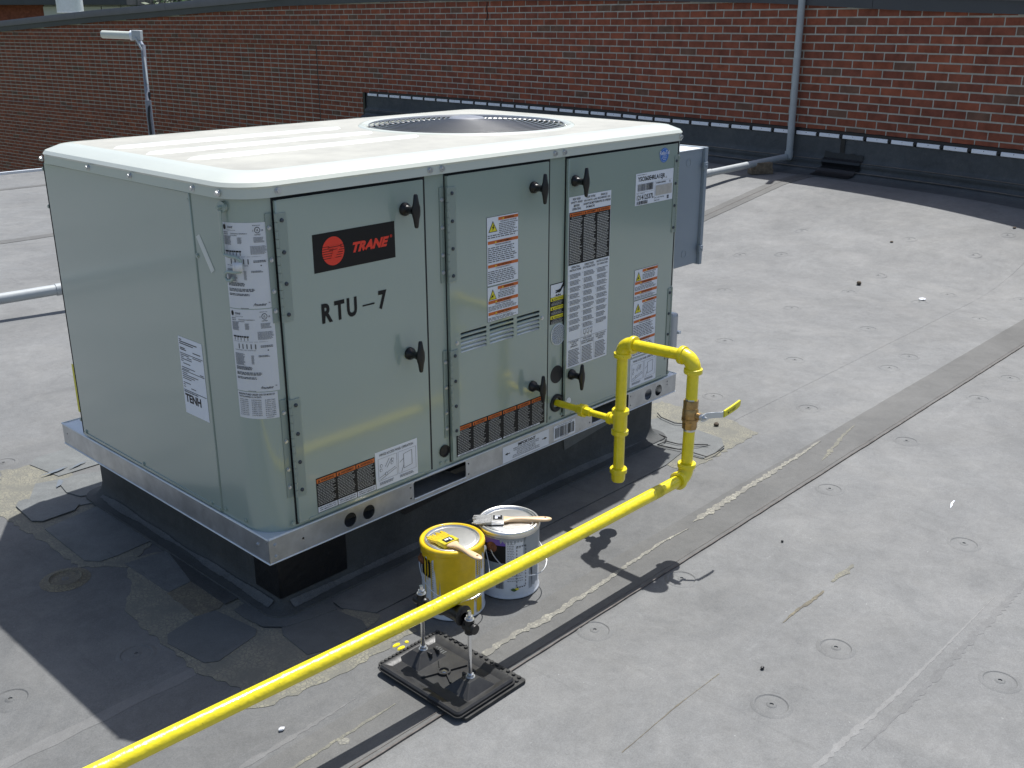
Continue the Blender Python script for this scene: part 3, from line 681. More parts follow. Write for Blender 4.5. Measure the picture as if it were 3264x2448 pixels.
def tree(x, y, h, cr_, mats, label, nleaf, ls, seed, sx=1., gr='trees behind the wall'):
    rn = random.Random(seed); t = thing('tree', (x, y, -4.2), label, 'tree', gr)
    b = MB(); top = Vector((x+rn.uniform(-.3, .3), y, -4.2+h*.8)); b.tube([(x, y, -4.2), (x+.1, y, -4.2+h*.4), top], [.028*h, .02*h, .006*h], 10)
    for i in range(9):
        a = rn.uniform(0, 6.28); q = Vector((x, y, -4.2+h*rn.uniform(.3, .7))); e = q+Vector((math.cos(a)*cr_*.8, math.sin(a)*cr_*.8, h*rn.uniform(.05, .25))); b.tube([q, (q+e)/2+Vector((0, 0, .2)), e], [.010*h, .007*h, .002*h], 6)
    build('trunk', b, 'bark', t)
    b = MB(); cl = []
    for i in range(60):
        a = rn.uniform(0, 6.28); zz = rn.uniform(.16, 1); rad = cr_*math.sqrt(max(.05, 1-((zz-.55)/.5)**2))*rn.uniform(.35, 1)
        cl.append((Vector((x+math.cos(a)*rad*sx, y+math.sin(a)*rad*sx, -4.2+h*zz)), cr_*rn.uniform(.18, .34), rn.randrange(2)))
    for i in range(nleaf):
        c, r_, mi = cl[rn.randrange(60)]; v = Vector((rn.gauss(0, 1), rn.gauss(0, 1), rn.gauss(0, .8))); v = v.normalized()*r_*rn.uniform(.5, 1.05)
        p = c+v; a = Vector((rn.uniform(-1, 1), rn.uniform(-1, 1), rn.uniform(-.6, .6))).normalized()*ls*rn.uniform(.6, 1.3); q = a.orthogonal().normalized()*ls*.45
        b.add([p-a, p+q, p+a, p-q], [(0, 1, 2, 3)], mi if rn.random() < .8 else 1-mi, False)
    build('crown', b, mats, t)
tree(24.5, 47, 9, 3.6, ['leaf', 'leaf2'], 'dark leafy tree above the coping, just right of the vent hood', 6000, .16, 1)
tree(27.5, 43.5, 8, 3.4, ['leaf', 'leaf2'], 'middle one of the dark trees above the coping', 6000, .16, 2)
tree(31, 40, 8.6, 3.8, ['leaf', 'leaf'], 'rightmost and darkest of the trees above the coping', 6000, .17, 3)
tree(24, 55, 11, 4.5, ['leaf', 'leaf'], 'tall tree filling the gap behind the distant brick building', 5000, .2, 5)
tree(12.4, 35.0, 6.25, 1.1, ['leaf3', 'leaf2'], 'small bright green treetop at the far left edge of the picture', 2600, .09, 4, gr='trees behind the wall')

# ------------------------------------------------------------------ roof curb under the unit
cx0, cx1, cy0, cy1 = .075, 1.79, .085, 1.14
patch('skirt_sheet', [(.24, -.118), (1.60, -.119), (1.735, -.095), (1.80, .02), (1.80, .10), (.2, .10), (.19, -.03)], 'skirtm', .0045, .003)
patch('skirt_sheet', [(-.02, .22), (.09, .22), (.09, .71), (.045, .71), (-.02, .40)], 'curb', .008, .003)
curb = thing('roof_curb', (.95, .6, -.28), 'black membrane wrapped curb with flared foot carrying the big rooftop unit', 'curb')
b = MB(); rings = []
for o_, h in ((-.06, -.074), (0, -.074), (0, -.225), (.005, -.246), (.016, -.260), (.034, -.268), (.055, -.2705), (.060, -.284)):
    rings.append([Vector((x+.004*math.sin(17*y+9*x), y+.004*math.sin(13*x), h)) for x, y in rrect(cx0-o_, cx1+o_, cy0-o_, cy1+o_, [.012+max(0, o_)*.9]*4, 6)])
b.rows(rings); build('membrane_skirt', b, 'curb', curb, angle=50)
rw = random.Random(21)
for (pa, pb) in (((cx0+.02, cy0), (1.74, cy0)), ((cx0, cy0+.02), (cx0, 1.10))):
    b = MB(); rings = []; ph = rw.uniform(0, 6)
    for i in range(160):
        t = i/159; x = pa[0]+(pb[0]-pa[0])*t; y = pa[1]+(pb[1]-pa[1])*t; q = []
        wv = .55+.3*math.sin(9*t+ph)+.25*math.sin(23*t+ph*2)+rw.uniform(-.12, .12); wv = max(.08, min(1, wv))
        ox, oy = ((0, -1) if pa[1] == pb[1] else (-1, 0))
        for o_, h in ((.0158-.006*wv, -.2603+.0075*wv), (.0185, -.2616), (.020+.012*wv, -.2622-.0045*wv)):
            q.append(Vector((x+ox*(o_+.0012), y+oy*(o_+.0012), h+.0012)))
        rings.append(q)
    b.rows(rings, False); build('crease_wear', b, 'wear', curb)
def skirt(u, v):  # point on the front (v from vertical part downwards)
    return None
for (x0, x1, face, m) in ((.073, .30, 'f', 'tar'), (.085, .30, 'l', 'tar')):
    b = MB()
    if face == 'f': b.box(x0, x1, cy0-.0055, cy0+.002, -.243, -.074)
    else: b.box(cx0-.0055, cx0+.002, x0-.004, x1-.10, -.243, -.074)
    build('mastic_wrap', b, m, curb, bevel=.003)
b = MB(); b.prism([(.50, -.12), (.86, -.104), (.855, -.128), (.52, -.150)], 0, .003); b.v = [(x, cy0-.003-z, y) for x, y, z in b.v]; build('mastic_wrap', b, 'tar', curb)
b = MB(); b.prism([(1.25, -.10), (1.62, -.10), (1.60, -.13), (1.26, -.17)], 0, .003); b.v = [(x, cy0-.003-z, y) for x, y, z in b.v]; build('membrane_patch', b, 'patch2', curb)
b = MB(); b.cyl((1.80, .3, -.17), (1.86, .3, -.17), .016, n=16); b.cyl((1.86, .3, -.17), (1.862, .3, -.17), .010, n=16, mi=1); build('drain_stub', b, ['black', 'dark'], curb)
b = MB(); b.prism([(.195, -.10), (.235, -.082), (.25, -.09), (.24, -.104)], 0, .003); b.v = [(x, cy0-.006-z, y) for x, y, z in b.v]; build('foil_scrap', b, 'foil', curb)

# ------------------------------------------------------------------ packaged rooftop unit
L_, W_, H_ = 1.78, 1.045, .865
unit = thing('rooftop_unit', (.9, .55, -.07), 'large grey green packaged heating and cooling unit with round fan grille on its pale lid', 'rooftop unit')
body_o = rrect(0, L_, 0, W_, (RC, .035, .06, .05), 10)
b = MB(); b.rows([[Vector((x, y, z)) for x, y in body_o] for z in (.0, H_)]); b.prism(body_o, -.001, .0)
body = build('cabinet', b, 'paint', unit)
# base rail: plates with real holes and fork pockets
def plate(name, poly, holes, mp, m, th):
    loops = [[Vector((x, y, 0)) for x, y in poly]]+[[Vector((x, y, 0)) for x, y in h[::-1]] for h in holes]
    tri = tessellate_polygon(loops); flat = [p for l in loops for p in l]; n = len(flat); b = MB()
    vs = [mp(p.x, p.y, 0) for p in flat]+[mp(p.x, p.y, th) for p in flat]
    fs = [tuple(t) for t in tri]+[tuple(n+i for i in t[::-1]) for t in tri]; o = 0
    for l in loops:
        k = len(l)
        for i in range(k): fs.append((o+i, o+(i+1) % k, n+o+(i+1) % k, n+o+i))
        o += k
    b.add(vs, fs, 0, False); return build(name, b, m, unit)
def circ(x, y, r, n=24): return [(x+r*math.cos(2*math.pi*i/n), y+r*math.sin(2*math.pi*i/n)) for i in range(n)]
def rectp(x0, x1, y0, y1, c=.004): return [(x0+c, y0), (x1-c, y0), (x1, y0+c), (x1, y1-c), (x1-c, y1), (x0+c, y1), (x0, y1-c), (x0, y0+c)]
RY = -.006; RX = -.006; RYB = 1.18; RXE = 1.80
fh = [rectp(.487, .697, -.058, -.006), rectp(1.302, 1.508, -.058, -.006), circ(.256, -.039, .021), circ(.321, -.039, .021), circ(1.627, -.039, .021), circ(1.691, -.039, .021),
      circ(.10, -.035, .0035, 8), circ(.476, -.018, .003, 8), circ(.476, -.052, .003, 8), circ(.708, -.018, .003, 8), circ(.708, -.052, .003, 8), circ(1.29, -.018, .003, 8), circ(1.29, -.052, .003, 8), circ(1.52, -.018, .003, 8), circ(1.52, -.052, .003, 8), circ(1.745, -.018, .003, 8), circ(1.745, -.030, .003, 8)]
plate('base_rail', [(RX, -.071), (RXE, -.071), (RXE, -.001), (RX, -.001)], fh, lambda x, y, t: Vector((x, RY+t, y)), 'galv', .002)
plate('base_rail', [(RY, -.071), (RYB, -.071), (RYB, -.001), (RY, -.001)], [circ(.05, -.035, .0035, 8), circ(1.15, -.03, .003, 8)], lambda x, y, t: Vector((RX+t, x, y)), 'galv', .002)
plate('base_rail', [(RY, -.071), (RYB, -.071), (RYB, -.001), (RY, -.001)], [], lambda x, y, t: Vector((RXE-t, x, y)), 'galv', .002)
b = MB()
for p0, p1 in (((RX, RY), (RXE, RY)), ((RX, RY), (RX, RYB)), ((RXE, RY), (RXE, RYB)), ((RX, RYB), (RXE, RYB))):
    b.tube([(p0[0]+.001, p0[1]+.001, -.0015), (p1[0]+.001, p1[1]+.001, -.0015)], .0034, 8)
build('rail_fold', b, 'galvlt', unit)
b = MB(); b.box(RX+.002, RXE-.002, RY+.002, RYB, -.0045, -.0012); b.box(RX+.002, RXE-.002, RYB-.002, RYB, -.07, -.001); build('rail_ledge', b, 'galvlt', unit)
b = MB(); b.box(RX+.002, RX+.05, RY+.002, RYB-.003, -.0708, -.0690); b.box(RX+.05, RXE-.05, RY+.002, .05, -.0708, -.0690); b.box(.49, .695, .002, .5, -.0688, -.062); b.box(1.30, 1.51, .002, .5, -.0688, -.062)
build('rail_bottom_flange', b, 'galv', unit, kind='stuff')
b = MB(); b.box(1.52, 1.785, .02, .9, -.068, -.006); build('hole_blocker', b, 'galv', unit)  # added block behind the right-hand rail holes, keeps daylight out of them
for x0, x1 in ((.488, .696), (1.303, 1.507)):
    b = MB(); b.tube([(x0, RY-.0005, -.0585), (x1, RY-.0005, -.0585)], .0022, 8); build('pocket_lip', b, 'galvlt', unit)
b = MB(); b.tube([(RX, RY-.0005, -.0710), (RXE, RY-.0005, -.0710)], .0020, 8); build('rail_fold', b, 'galvlt', unit)
b = MB(); b.tube([(RX-.0005, RY, -.0710), (RX-.0005, RYB, -.0710)], .0020, 8); build('rail_fold', b, 'galvlt', unit)
for p, d in (((.014, RY, -.022), (0, -1, 0)), ((.014, RY, -.055), (0, -1, 0)), ((RX, .045, -.03), (-1, 0, 0))):
    b = MB(); screw(b, p, d, .0045, .004); build('rail_screw', b, 'steel', unit)

# lid with chamfer, flange, pressed ribs and fan opening
FC = (1.245, .53); FR = .335
def loop(o_, z, rr): return [Vector((x, y, z)) for x, y in rrect(-o_, L_+o_, -o_, W_+o_, rr, 10)]
rad = lambda k: (RC+k, .05+k, .075+k, .065+k)
lp = [(.008, .8605, .01), (.012, .861, .012), (.010, .883, .010), (.013, .888, .014), (.006, .897, .008), (-.028, .9125, -.005), (-.040, .9145, -.01), (-.060, .9155, -.02)]
b = MB(); b.rows([loop(o_, z, rad(k)) for o_, z, k in lp]); lid = build('lid', b, 'lidw', unit, angle=25)
inner = [(v.x, v.y) for v in loop(-.060, 0, rad(-.02))]; NF = 72
tri = tessellate_polygon([[Vector((x, y, 0)) for x, y in inner], [Vector((x, y, 0)) for x, y in circ(FC[0], FC[1], FR+.035, NF)[::-1]]])
flat = inner+circ(FC[0], FC[1], FR+.035, NF)[::-1]
b = MB(); b.add([(x, y, .9155) for x, y in flat], [tuple(t) for t in tri], smooth=False)
build('lid_top', b, 'lidtop', unit)
b = MB(); b.lathe([(FR+.035, .9155), (FR+.030, .9195), (FR+.020, .9205), (FR+.010, .916), (FR+.002, .905), (FR, .895)], (FC[0], FC[1], 0), n=NF); build('fan_ring', b, 'lidw', unit, angle=60)
for i, (x0, x1, y) in enumerate(((.075, .865, .735), (.070, .845, .545), (.085, .875, .36))):
    b = MB(); rings = []
    for o_, z in ((0, .9150), (.010, .9205), (.013, .9212)):
        h = .026-o_; rings.append([Vector((x0+o_, y, z)), Vector((x0+.035+o_*.4, y-h, z)), Vector((x1-.035-o_*.4, y-h, z)), Vector((x1-o_, y, z)), Vector((x1-.035-o_*.4, y+h, z)), Vector((x0+.035+o_*.4, y+h, z))])
    b.rows(rings, smooth=False); b.add(rings[-1], [tuple(range(6))], smooth=False); build('lid_rib', b, 'rib', unit)
b = MB(); b.lathe([(FR+.001, .9055), (FR-.001, .875)], (FC[0], FC[1], 0), n=48); build('fan_collar', b, 'lidw', unit)
b = MB(); b.lathe([(FR-.001, .875), (FR-.004, .86), (FR-.008, .72), (.10, .70), (.0001, .70)], (FC[0], FC[1], 0), n=48); build('fan_shroud', b, 'fan', unit)
b = MB()
for k in range(4):
    a = k*math.pi/2+.5; rings = []
    for r_ in (.07, .15, .23, .30):
        wd = .05+r_*.35; rings.append([Vector((FC[0]+r_*math.cos(a+t/ r_ *wd*.6), FC[1]+r_*math.sin(a+t/r_*wd*.6), .80+t*.035)) for t in (-1, -.3, .4, 1)])
    b.rows(rings, False)
b.cyl((FC[0], FC[1], .74), (FC[0], FC[1], .85), .07, n=24); build('fan_blade', b, 'fan', unit, solid=.003)
guard_z = lambda r: .917+.020*(1-(r/FR)**2)
b = MB()
for k in range(17):
    r_ = .055+(FR-.057)*k/16
    b.tube([(FC[0]+r_*math.cos(2*math.pi*i/64), FC[1]+r_*math.sin(2*math.pi*i/64), guard_z(r_)) for i in range(64)], .0023, 10, closed=True)
rings_o = build('grille_ring', b, 'wire', unit)
b = MB()
for k in range(8):
    a = k*math.pi/4+.2; b.tube([(FC[0]+r_*math.cos(a), FC[1]+r_*math.sin(a), guard_z(r_)-.003) for r_ in (.04, .12, .2, .28, FR-.002)]+[(FC[0]+(FR+.012)*math.cos(a), FC[1]+(FR+.012)*math.sin(a), .912)], .0028, 6)
build('grille_spoke', b, 'wire', unit)
b = MB(); b.lathe([(.0001, .008), (.03, .0075), (.055, .004), (.062, 0), (.055, -.001)], (FC[0], FC[1], guard_z(0)-.001), n=32); build('grille_hub', b, 'mast', unit)
# lid screws
s0_ = None
for (p, d) in [((-.011, y, .8735), (-1, 0, 0)) for y in (1.008, .716, .482, .176, .066)]+[((x, -.011, .8745), (0, -1, 0)) for x in (.10, .579, .623, 1.085, 1.128, 1.743)]:
    b = MB(); screw(b, p, d, .0062, .0075); build('lid_screw', b, 'steel', unit, angle=30)
# side panel, seams, body screws
b = MB(); b.box(-.0035, .001, .212, 1.022, .006, .859); side = build('side_panel', b, 'paint2', unit, bevel=.0018)
b = MB(); b.box(-.0060, -.0034, .216, 1.018, .006, .014); build('panel_lip', b, 'paint', side)
b = MB(); b.box(-.0040, .001, 1.024, 1.0265, .006, .859); build('panel_seam', b, 'dark', unit)
b = MB(); b.box(-.0012, .001, .2100, .2119, .003, .859); build('panel_seam', b, 'hingep', unit)
b = MB(); ptsz = [(.015, .60), ]
for y, z in ((1.002, .019), (.633, .019), (.26, .017)): 
    b = MB(); screw(b, (-.0035, y, z), (-1, 0, 0), .0048, .004); build('panel_screw', b, 'paint2', side)
for (y, z) in ((.196, .018), (.10, .018), (.205, .705), (1.035, .05), (1.035, .73), (1.034, .84), (.22, .84)):
    b = MB(); screw(b, (-.0005, y, z), (-1, 0, 0), .0048, .004); build('cabinet_screw', b, 'paint2', unit)
b = MB(); screw(b, (.076, -.0005, .016), (0, -1, 0), .0048, .004); build('cabinet_screw', b, 'paint2', unit)
b = MB(); b.box(-.0012, .0005, .213, .217, .66, .664); build('vent_pinhole', b, 'dark', side)

# doors
def make_door(x0, x1, holes=()):
    ZB, ZT = .014, .853
    b = MB(); b.box(x0-.0030, x1+.013*(x1+1.27)/2.05+.0035, -.0012, .001, ZB-.005, ZT+.006); build('door_gap', b, 'dark', unit)
    if holes:
        loops = [[(x0, ZB), (x1, ZB), (x1, ZT), (x0, ZT)]]+holes
        b = MB(); lv = [[Vector((x, z, 0)) for x, z in (l if i == 0 else l[::-1])] for i, l in enumerate(loops)]; tri = tessellate_polygon(lv); fl = [p for l in lv for p in l]; n = len(fl)
        fs = [tuple(t) for t in tri]; o = 0
        vs = [Vector((p.x, -.013, p.y)) for p in fl]+[Vector((p.x, -.0016 if i < 4 else -.0100, p.y)) for i, p in enumerate(fl)]
        for l in lv:
            k = len(l)
            for i in range(k): fs.append((o+i, o+(i+1) % k, n+o+(i+1) % k, n+o+i))
            o += k
        b.add(vs, fs, 0, False)
    else: b = MB(); b.box(x0, x1, -.013, -.0016, ZB, ZT)
    d = build('door', b, 'paint2', unit, bevel=0 if holes else .0022, seg=2)
    b = MB(); b.box(x0+.03, x1-.03, -.0150, -.0128, ZB+.0005, ZB+.006); build('door_lip', b, 'paint', d)
    b = MB(); b.box(x0+.004, x1-.004, -.0142, -.012, ZT-.0012, ZT+.0008); build('door_lip', b, 'paint', d)
    return d
def slot(x0, x1, z, sl=0, h=.0042):
    n = 5; out = []
    for i in range(n+1): a = -math.pi/2+math.pi*i/n; out.append((x1-h+h*math.cos(a), z+h*math.sin(a)))
    for i in range(n+1): a = math.pi/2+math.pi*i/n; out.append((x0+h+h*math.cos(a), z+h*math.sin(a)))
    return out
louv = [slot(a, c, z) for a, c in ((.678, .785), (.797, .902), (.915, 1.019)) for z in (.399, .3855, .3715, .3585, .3465)]
D1 = make_door(.0885, .552); D2 = make_door(.6395, 1.0565, louv); D3 = make_door(1.148, 1.727)
b = MB(); b.box(.67, 1.027, -.0030, -.0014, .338, .407); build('louvre_backing', b, 'fan', D2)
for i, z in enumerate((.399, .3855, .3715, .3585, .3465)):
    for a, c in ((.678, .785), (.797, .902), (.915, 1.019)):
        b = MB(); lo = z-.0042; m4 = Matrix.Identity(4)
        b.add([(a, -.0125, z-.0040), (c, -.0125, z-.0040), (c, -.0045, z+.004*(1 if i > 1 else -.4)), (a, -.0045, z+.004*(1 if i > 1 else -.4))], [(0, 1, 2, 3)], smooth=False)
        build('louvre', b, 'galvlt' if i > 1 else 'paint', D2, solid=.0008)
for x, z in ((.664, .376), (1.030, .376)):
    b = MB(); screw(b, (x, -.013, z), (0, -1, 0), .0048, .004); build('louvre_screw', b, 'steel', D2)
# T handles (one built, the others copied)
def handle(door, x, z, proto=[None]):
    if proto[0] is None:
        b = MB(); b.lathe([(.0175, .0), (.0178, .004), (.0165, .009), (.011, .013), (.0095, .030), (.012, .040), (.0001, .041)], (x, -.013, z), (0, -1, 0), 20)
        pr = [(-.044, .0038, .0035), (-.041, .0060, .0050), (-.02, .0095, .0068), (-.012, .0125, .0078), (0, .0135, .0082), (.012, .0125, .0078), (.02, .0095, .0068), (.041, .0060, .0050), (.044, .0038, .0035)]
        rings = [[Vector((x+a*math.cos(2*math.pi*i/14), -.060+c*math.sin(2*math.pi*i/14), z+h)) for i in range(14)] for h, a, c in pr]
        b.rows(rings); b.add(rings[0], [tuple(range(14))], smooth=False); b.add(rings[-1], [tuple(range(14))], smooth=False)
        o = build('handle', b, 'black', door, angle=60); proto[0] = (o, Vector((x, 0, z)), WO[o.name].copy())
    else:
        o, p, w0 = proto[0]; copypart(o, door, w0+Vector((x, 0, z))-p)
for d, x, z in ((D1, .483, .784), (D1, .483, .388), (D2, .986, .785), (D2, .986, .162), (D3, 1.176, .784), (D3, 1.176, .154)): handle(d, x, z)
# piano hinges
def hinge(x, z0, z1, door, sgn=1):
    """frame leaf on the cabinet side, door leaf on the door side, knuckle between"""
    fx0, fx1 = (x-.019, x-.003) if sgn > 0 else (x+.003, x+.019)
    b = MB()
    if sgn > 0 and x < .2:   # wraps onto the rounded corner
        mf = perim(0); rings = []
        for k in range(5):
            p = fx0+(fx1-fx0)*k/4; rings.append([mf(p, z0, .0006), mf(p, z0, .0028), mf(p, z1, .0028), mf(p, z1, .0006)])
        b.rows(rings, smooth=False); b.add(rings[0], [(0, 1, 2, 3)])
    else: b.box(fx0, fx1, -.0030, -.0006, z0, z1)
    h = build('hinge', b, 'hingep', unit, bevel=.0006)
    dx0, dx1 = (x+.004, x+.029) if sgn > 0 else (x-.022, x-.004)
    b = MB(); b.box(dx0, dx1, -.0158, -.0132, z0+.001, z1-.001); build('hinge_leaf', b, 'hingep', h, bevel=.0008)
    n = 13; dz = (z1-z0)/n
    for k in range(n):
        b = MB(); b.cyl((x, -.0145, z0+dz*k+.0006), (x, -.0145, z0+dz*(k+1)-.0006), .0042, n=12); build('knuckle', b, 'hingep', h)
    for k in range(4):
        z = z0+.018+(z1-z0-.036)*k/3
        b = MB(); b.lathe([(.0052, 0), (.0048, .0026), (.003, .0038), (.0001, .0040)], (x+(.015 if sgn > 0 else -.013), -.0158, z), (0, -1, 0), 14); build('hinge_bolt', b, 'bolt', h)
        z -= .016 if k else -.012
        b = MB(); xx = (fx0+fx1)/2; q = perim(0)(xx, z, .0028) if x < .2 and sgn > 0 else Vector((xx, -.003, z)); screw(b, q, (0, -1, 0), .0045, .0045); build('hinge_screw', b, 'steel', h)
for z0, z1 in ((.558, .824), (.091, .359)):
    hinge(.0862, z0, z1, D1); hinge(.6375, z0, z1, D2)
hinge(1.7300, .546, .813, D3, -1); hinge(1.7300, .077, .347, D3, -1)
# posts: vent screen, knock-out, grommets
b = MB(); b.lathe([(.036, 0), (.036, .002), (.0335, .003), (.0325, .001)], (1.122, -.0004, .300), (0, -1, 0), 32); vent = build('flue_screen', b, 'galvlt', unit)
b = MB(); b.cyl((1.122, -.0002, .300), (1.122, -.0008, .300), .033, n=32); build('screen_backing', b, 'dark', vent)
b = MB()
for k in range(-10, 11):
    t = k*.0062
    for sg in (1, -1):
        h = math.sqrt(max(0, .0325**2-(t*.7071)**2*1)); 
        c0 = Vector((1.122+t*.7071*.7071*sg*1.0, 0, .300+t*.5)); dv = Vector((.7071*sg*-1*-1, 0, -.7071)) if sg > 0 else Vector((.7071, 0, .7071))
        c0 = Vector((1.122, 0, .3))+Vector((dv.z, 0, -dv.x))*t*.75
        h = math.sqrt(max(0, .0325**2-(t*.75)**2))
        if h > .004:
            ys = [-.0022-.0007*math.sin(i*2.4+k*math.pi+(0 if sg > 0 else math.pi)) for i in range(9)]
            b.tube([c0+dv*(-h+2*h*i/8)+Vector((0, ys[i], 0)) for i in range(9)], .0009, 5)
build('screen_mesh', b, 'galvlt', vent)
b = MB(); b.cyl((1.1185, .001, .165), (1.1185, -.0012, .165), .030, n=32); build('hole_plug', b, 'fan', unit)
b = MB(); b.cyl((.615, .001, .052), (.615, -.003, .052), .0185, n=28); b.lathe([(.0185, 0), (.019, .003), (.014, .0036), (.013, .001), (.0001, .0012)], (.615, -.002, .052), (0, -1, 0), 24); build('hole_plug', b, 'black', unit)
b = MB(); b.lathe([(.0305, 0), (.0305, .003), (.026, .006), (.019, .006), (.016, .002), (.015, 0)], (1.1185, -.0005, .066), (0, -1, 0), 32); build('grommet', b, 'black', unit, angle=60)
for x, z in ((1.09, .020), (1.145, .020), (.60, .018), (.622, .016), (1.752, .015), (1.752, .8)):
    b = MB(); screw(b, (x, -.0005, z), (0, -1, 0), .0048, .004); build('cabinet_screw', b, 'paint2', unit)
b = MB(); b.lathe([(.012, 0), (.0118, .0006), (.0001, .0008)], (1.166, -.0133, .063), (0, -1, 0), 20); build('residue_spot', b, 'galvlt', D3)

# hold open rod with rubber bumper, on the rounded corner
pm = perim(0)
b = MB(); c0 = pm(-.030, .841, 0); dr = (pm(-.030, .841, .01)-c0).normalized()
b.lathe([(.0001, .010), (.0135, .010), (.0135, .006), (.011, .004), (.0125, .002), (.0125, 0)], c0, dr, 20); b.lathe([(.0045, .010), (.0045, .022), (.0001, .0225)], c0, dr, 10); 
rod = build('door_stay', b, 'paint2', unit, angle=40)
pp = [(-.030, .834, .014), (-.032, .79, .012), (-.034, .735, .010), (-.032, .729, .010), (-.020, .727, .011), (-.002, .725, .012), (.006, .719, .012), (.008, .708, .012), (.008, .697, .012), (.004, .690, .012), (-.010, .689, .012), (-.025, .689, .012), (-.033, .684, .012), (-.035, .674, .012), (-.028, .667, .012), (-.018, .668, .012), (-.012, .675, .013)]
b = MB(); b.tube([pm(p, z, o) for p, z, o in pp], .0042, 10); build('rod', b, 'paint2', rod)
b = MB(); b.rows([[pm(p, z, .0172) for p in (-.006, .002, .012)] for z in (.693, .714)], False); b.rows([[pm(p, z, .0172) for p in (-.006, -.009)]+[] for z in (.693, .714)], False); build('tape_wrap', b, 'offwhite', rod, solid=.001)
l = Lab(lambda u, v, o: Vector((-o, u, v)), 0, 0, 1, 1, None, .0008)
b = MB(); b.add([(-.0008, .203, .752), (-.0008, .186, .761), (-.0012, .131, .680), (-.0012, .147, .670)], [(0, 1, 2, 3)]); build('clear_tape', b, mat('frosted tape', (.66, .68, .64), .4), unit)

# ---------------- labels on the unit
FD = front(.0-.013); F0 = front(0.); FRAIL = front(RY)
l = Lab(FD, .186, .662, .447, .758, 'ink'); l.mats = l.mats
l.disc(.232, .50, .131, .375, 'logored', 1, 48)
for k in range(6):
    y = .36+.062*k; l.rect(.09+.004*k, y, .385-.012*k, y+.013, 'ink', 2)
l.poly([(.185, .36), (.315, .36), (.315, .42), (.25, .68), (.20, .68), (.235, .43), (.185, .43)], 'logored', 3)
l.rect(.17, .385, .33, .400, 'ink', 4); l.rect(.185, .455, .28, .468, 'ink', 4)
l.text('TRANE', .435, .375, .925, .645, 'logored', 1, shear=.09, wt=.055); l.text('®', .935, .35, .965, .43, 'logored', 1)
l.done('brand_plate', D1)
l = Lab(FD, .2, .531, .414, .582, None)
def bold(l, t, x0, y0, x1, y1, m='ink', e=.012, lay=1, wt=.038, **k):
    l.text(t, x0, y0, x1, y1, m, lay, wt=wt, **k)
bold(l, 'R', .0, 0, .155, 1); bold(l, 'T', .185, 0, .335, 1); bold(l, 'U', .37, 0, .52, 1); l.rect(.605, .54, .79, .62, 'ink'); bold(l, '7', .855, 0, .985, 1)
l.done('stencilled_number', D1)
def tri_sign(l, x, y, w_, h, kind):
    l.poly([(x, y+h), (x+w_, y+h), (x+w_/2, y)], 'ink', 2); l.poly([(x+w_*.09, y+h*.94), (x+w_*.91, y+h*.94), (x+w_/2, y+h*.14)], 'yel', 3)
    if kind == 'bolt': l.poly([(x+w_*.56, y+h*.34), (x+w_*.38, y+h*.62), (x+w_*.50, y+h*.62), (x+w_*.42, y+h*.88), (x+w_*.66, y+h*.56), (x+w_*.53, y+h*.56), (x+w_*.64, y+h*.36)], 'ink', 4)
    else: l.poly([(x+w_*.22, y+h*.84), (x+w_*.40, y+h*.58), (x+w_*.62, y+h*.48), (x+w_*.52, y+h*.66), (x+w_*.68, y+h*.80), (x+w_*.50, y+h*.74), (x+w_*.36, y+h*.80)], 'ink', 4)
def head(l, x0, y0, x1, y1, t):
    l.rect(x0, y0, x1, y1, 'orange', 2); c = (x0+x1)/2; w2 = (x1-x0)*.28; l.text(t, c-w2*.7, y0+(y1-y0)*.22, c+w2, y1-(y1-y0)*.22, 'ink', 3)
    wt = (y1-y0)*abs(l.v1-l.v0)/abs(l.u1-l.u0)*.7; l.poly([(c-w2*.8-wt, y1-(y1-y0)*.2), (c-w2*.8, y1-(y1-y0)*.2), (c-w2*.8-wt/2, y0+(y1-y0)*.2)], 'yel', 3)
# tall three language voltage warning
def voltage(mf, x0, z0, x1, z1, parent, h0=.045):
    l = Lab(mf, x0, z0, x1, z1, 'ink'); l.rect(.008, .004, .992, .996, 'white', 1)
    head(l, .36, .02, .985, .02+h0, 'WARNING'); tri_sign(l, .05, .06, .28, .16, 'bolt'); l.text('HAZARDOUS VOLTAGE!', .42, .075, .93, .095, 'ink', 3)
    l.lines(.38, .105, .97, .255, 6); l.lines(.03, .255, .97, .315, 2)
    head(l, .03, .345, .985, .345+h0, 'AVERTISSEMENT'); l.text('TENSION DANGEREUSE!', .25, .40, .75, .42, 'ink', 3); l.lines(.03, .435, .97, .665, 8)
    head(l, .03, .69, .985, .69+h0, 'ADVERTENCIA'); l.text('¡VOLTAJE PELIGROSO!', .27, .745, .73, .765, 'ink', 3); l.lines(.03, .78, .97, .975, 7)
    return l.done('warning_label', parent)
def rotating(mf, x0, z0, x1, z1, parent):
    l = Lab(mf, x0, z0, x1, z1, 'ink'); l.rect(.008, .008, .992, .992, 'white', 1)
    head(l, .33, .03, .985, .12, 'WARNING'); tri_sign(l, .05, .08, .24, .30, 'fan'); l.text('ROTATING PARTS!', .40, .135, .90, .175, 'ink', 3); l.lines(.34, .195, .96, .37, 4)
    head(l, .03, .40, .985, .49, 'AVERTISSEMENT'); l.text('PIECES TOURNANTES!', .25, .50, .75, .54, 'ink', 3); l.lines(.03, .56, .96, .70, 4)
    head(l, .03, .73, .985, .82, 'ADVERTENCIA'); l.text('¡PARTES EN MOVIMIENTO!', .25, .83, .75, .86, 'ink', 3); l.lines(.03, .88, .96, .98, 3)
    return l.done('warning_label', parent)
voltage(FD, .788, .519, .921, .7205, D2); rotating(FD, .788, .411, .921, .5165, D2)
rotating(FD, 1.504, .339, 1.639, .446, D3); voltage(FD, 1.505, .131, 1.640, .3365, D3)
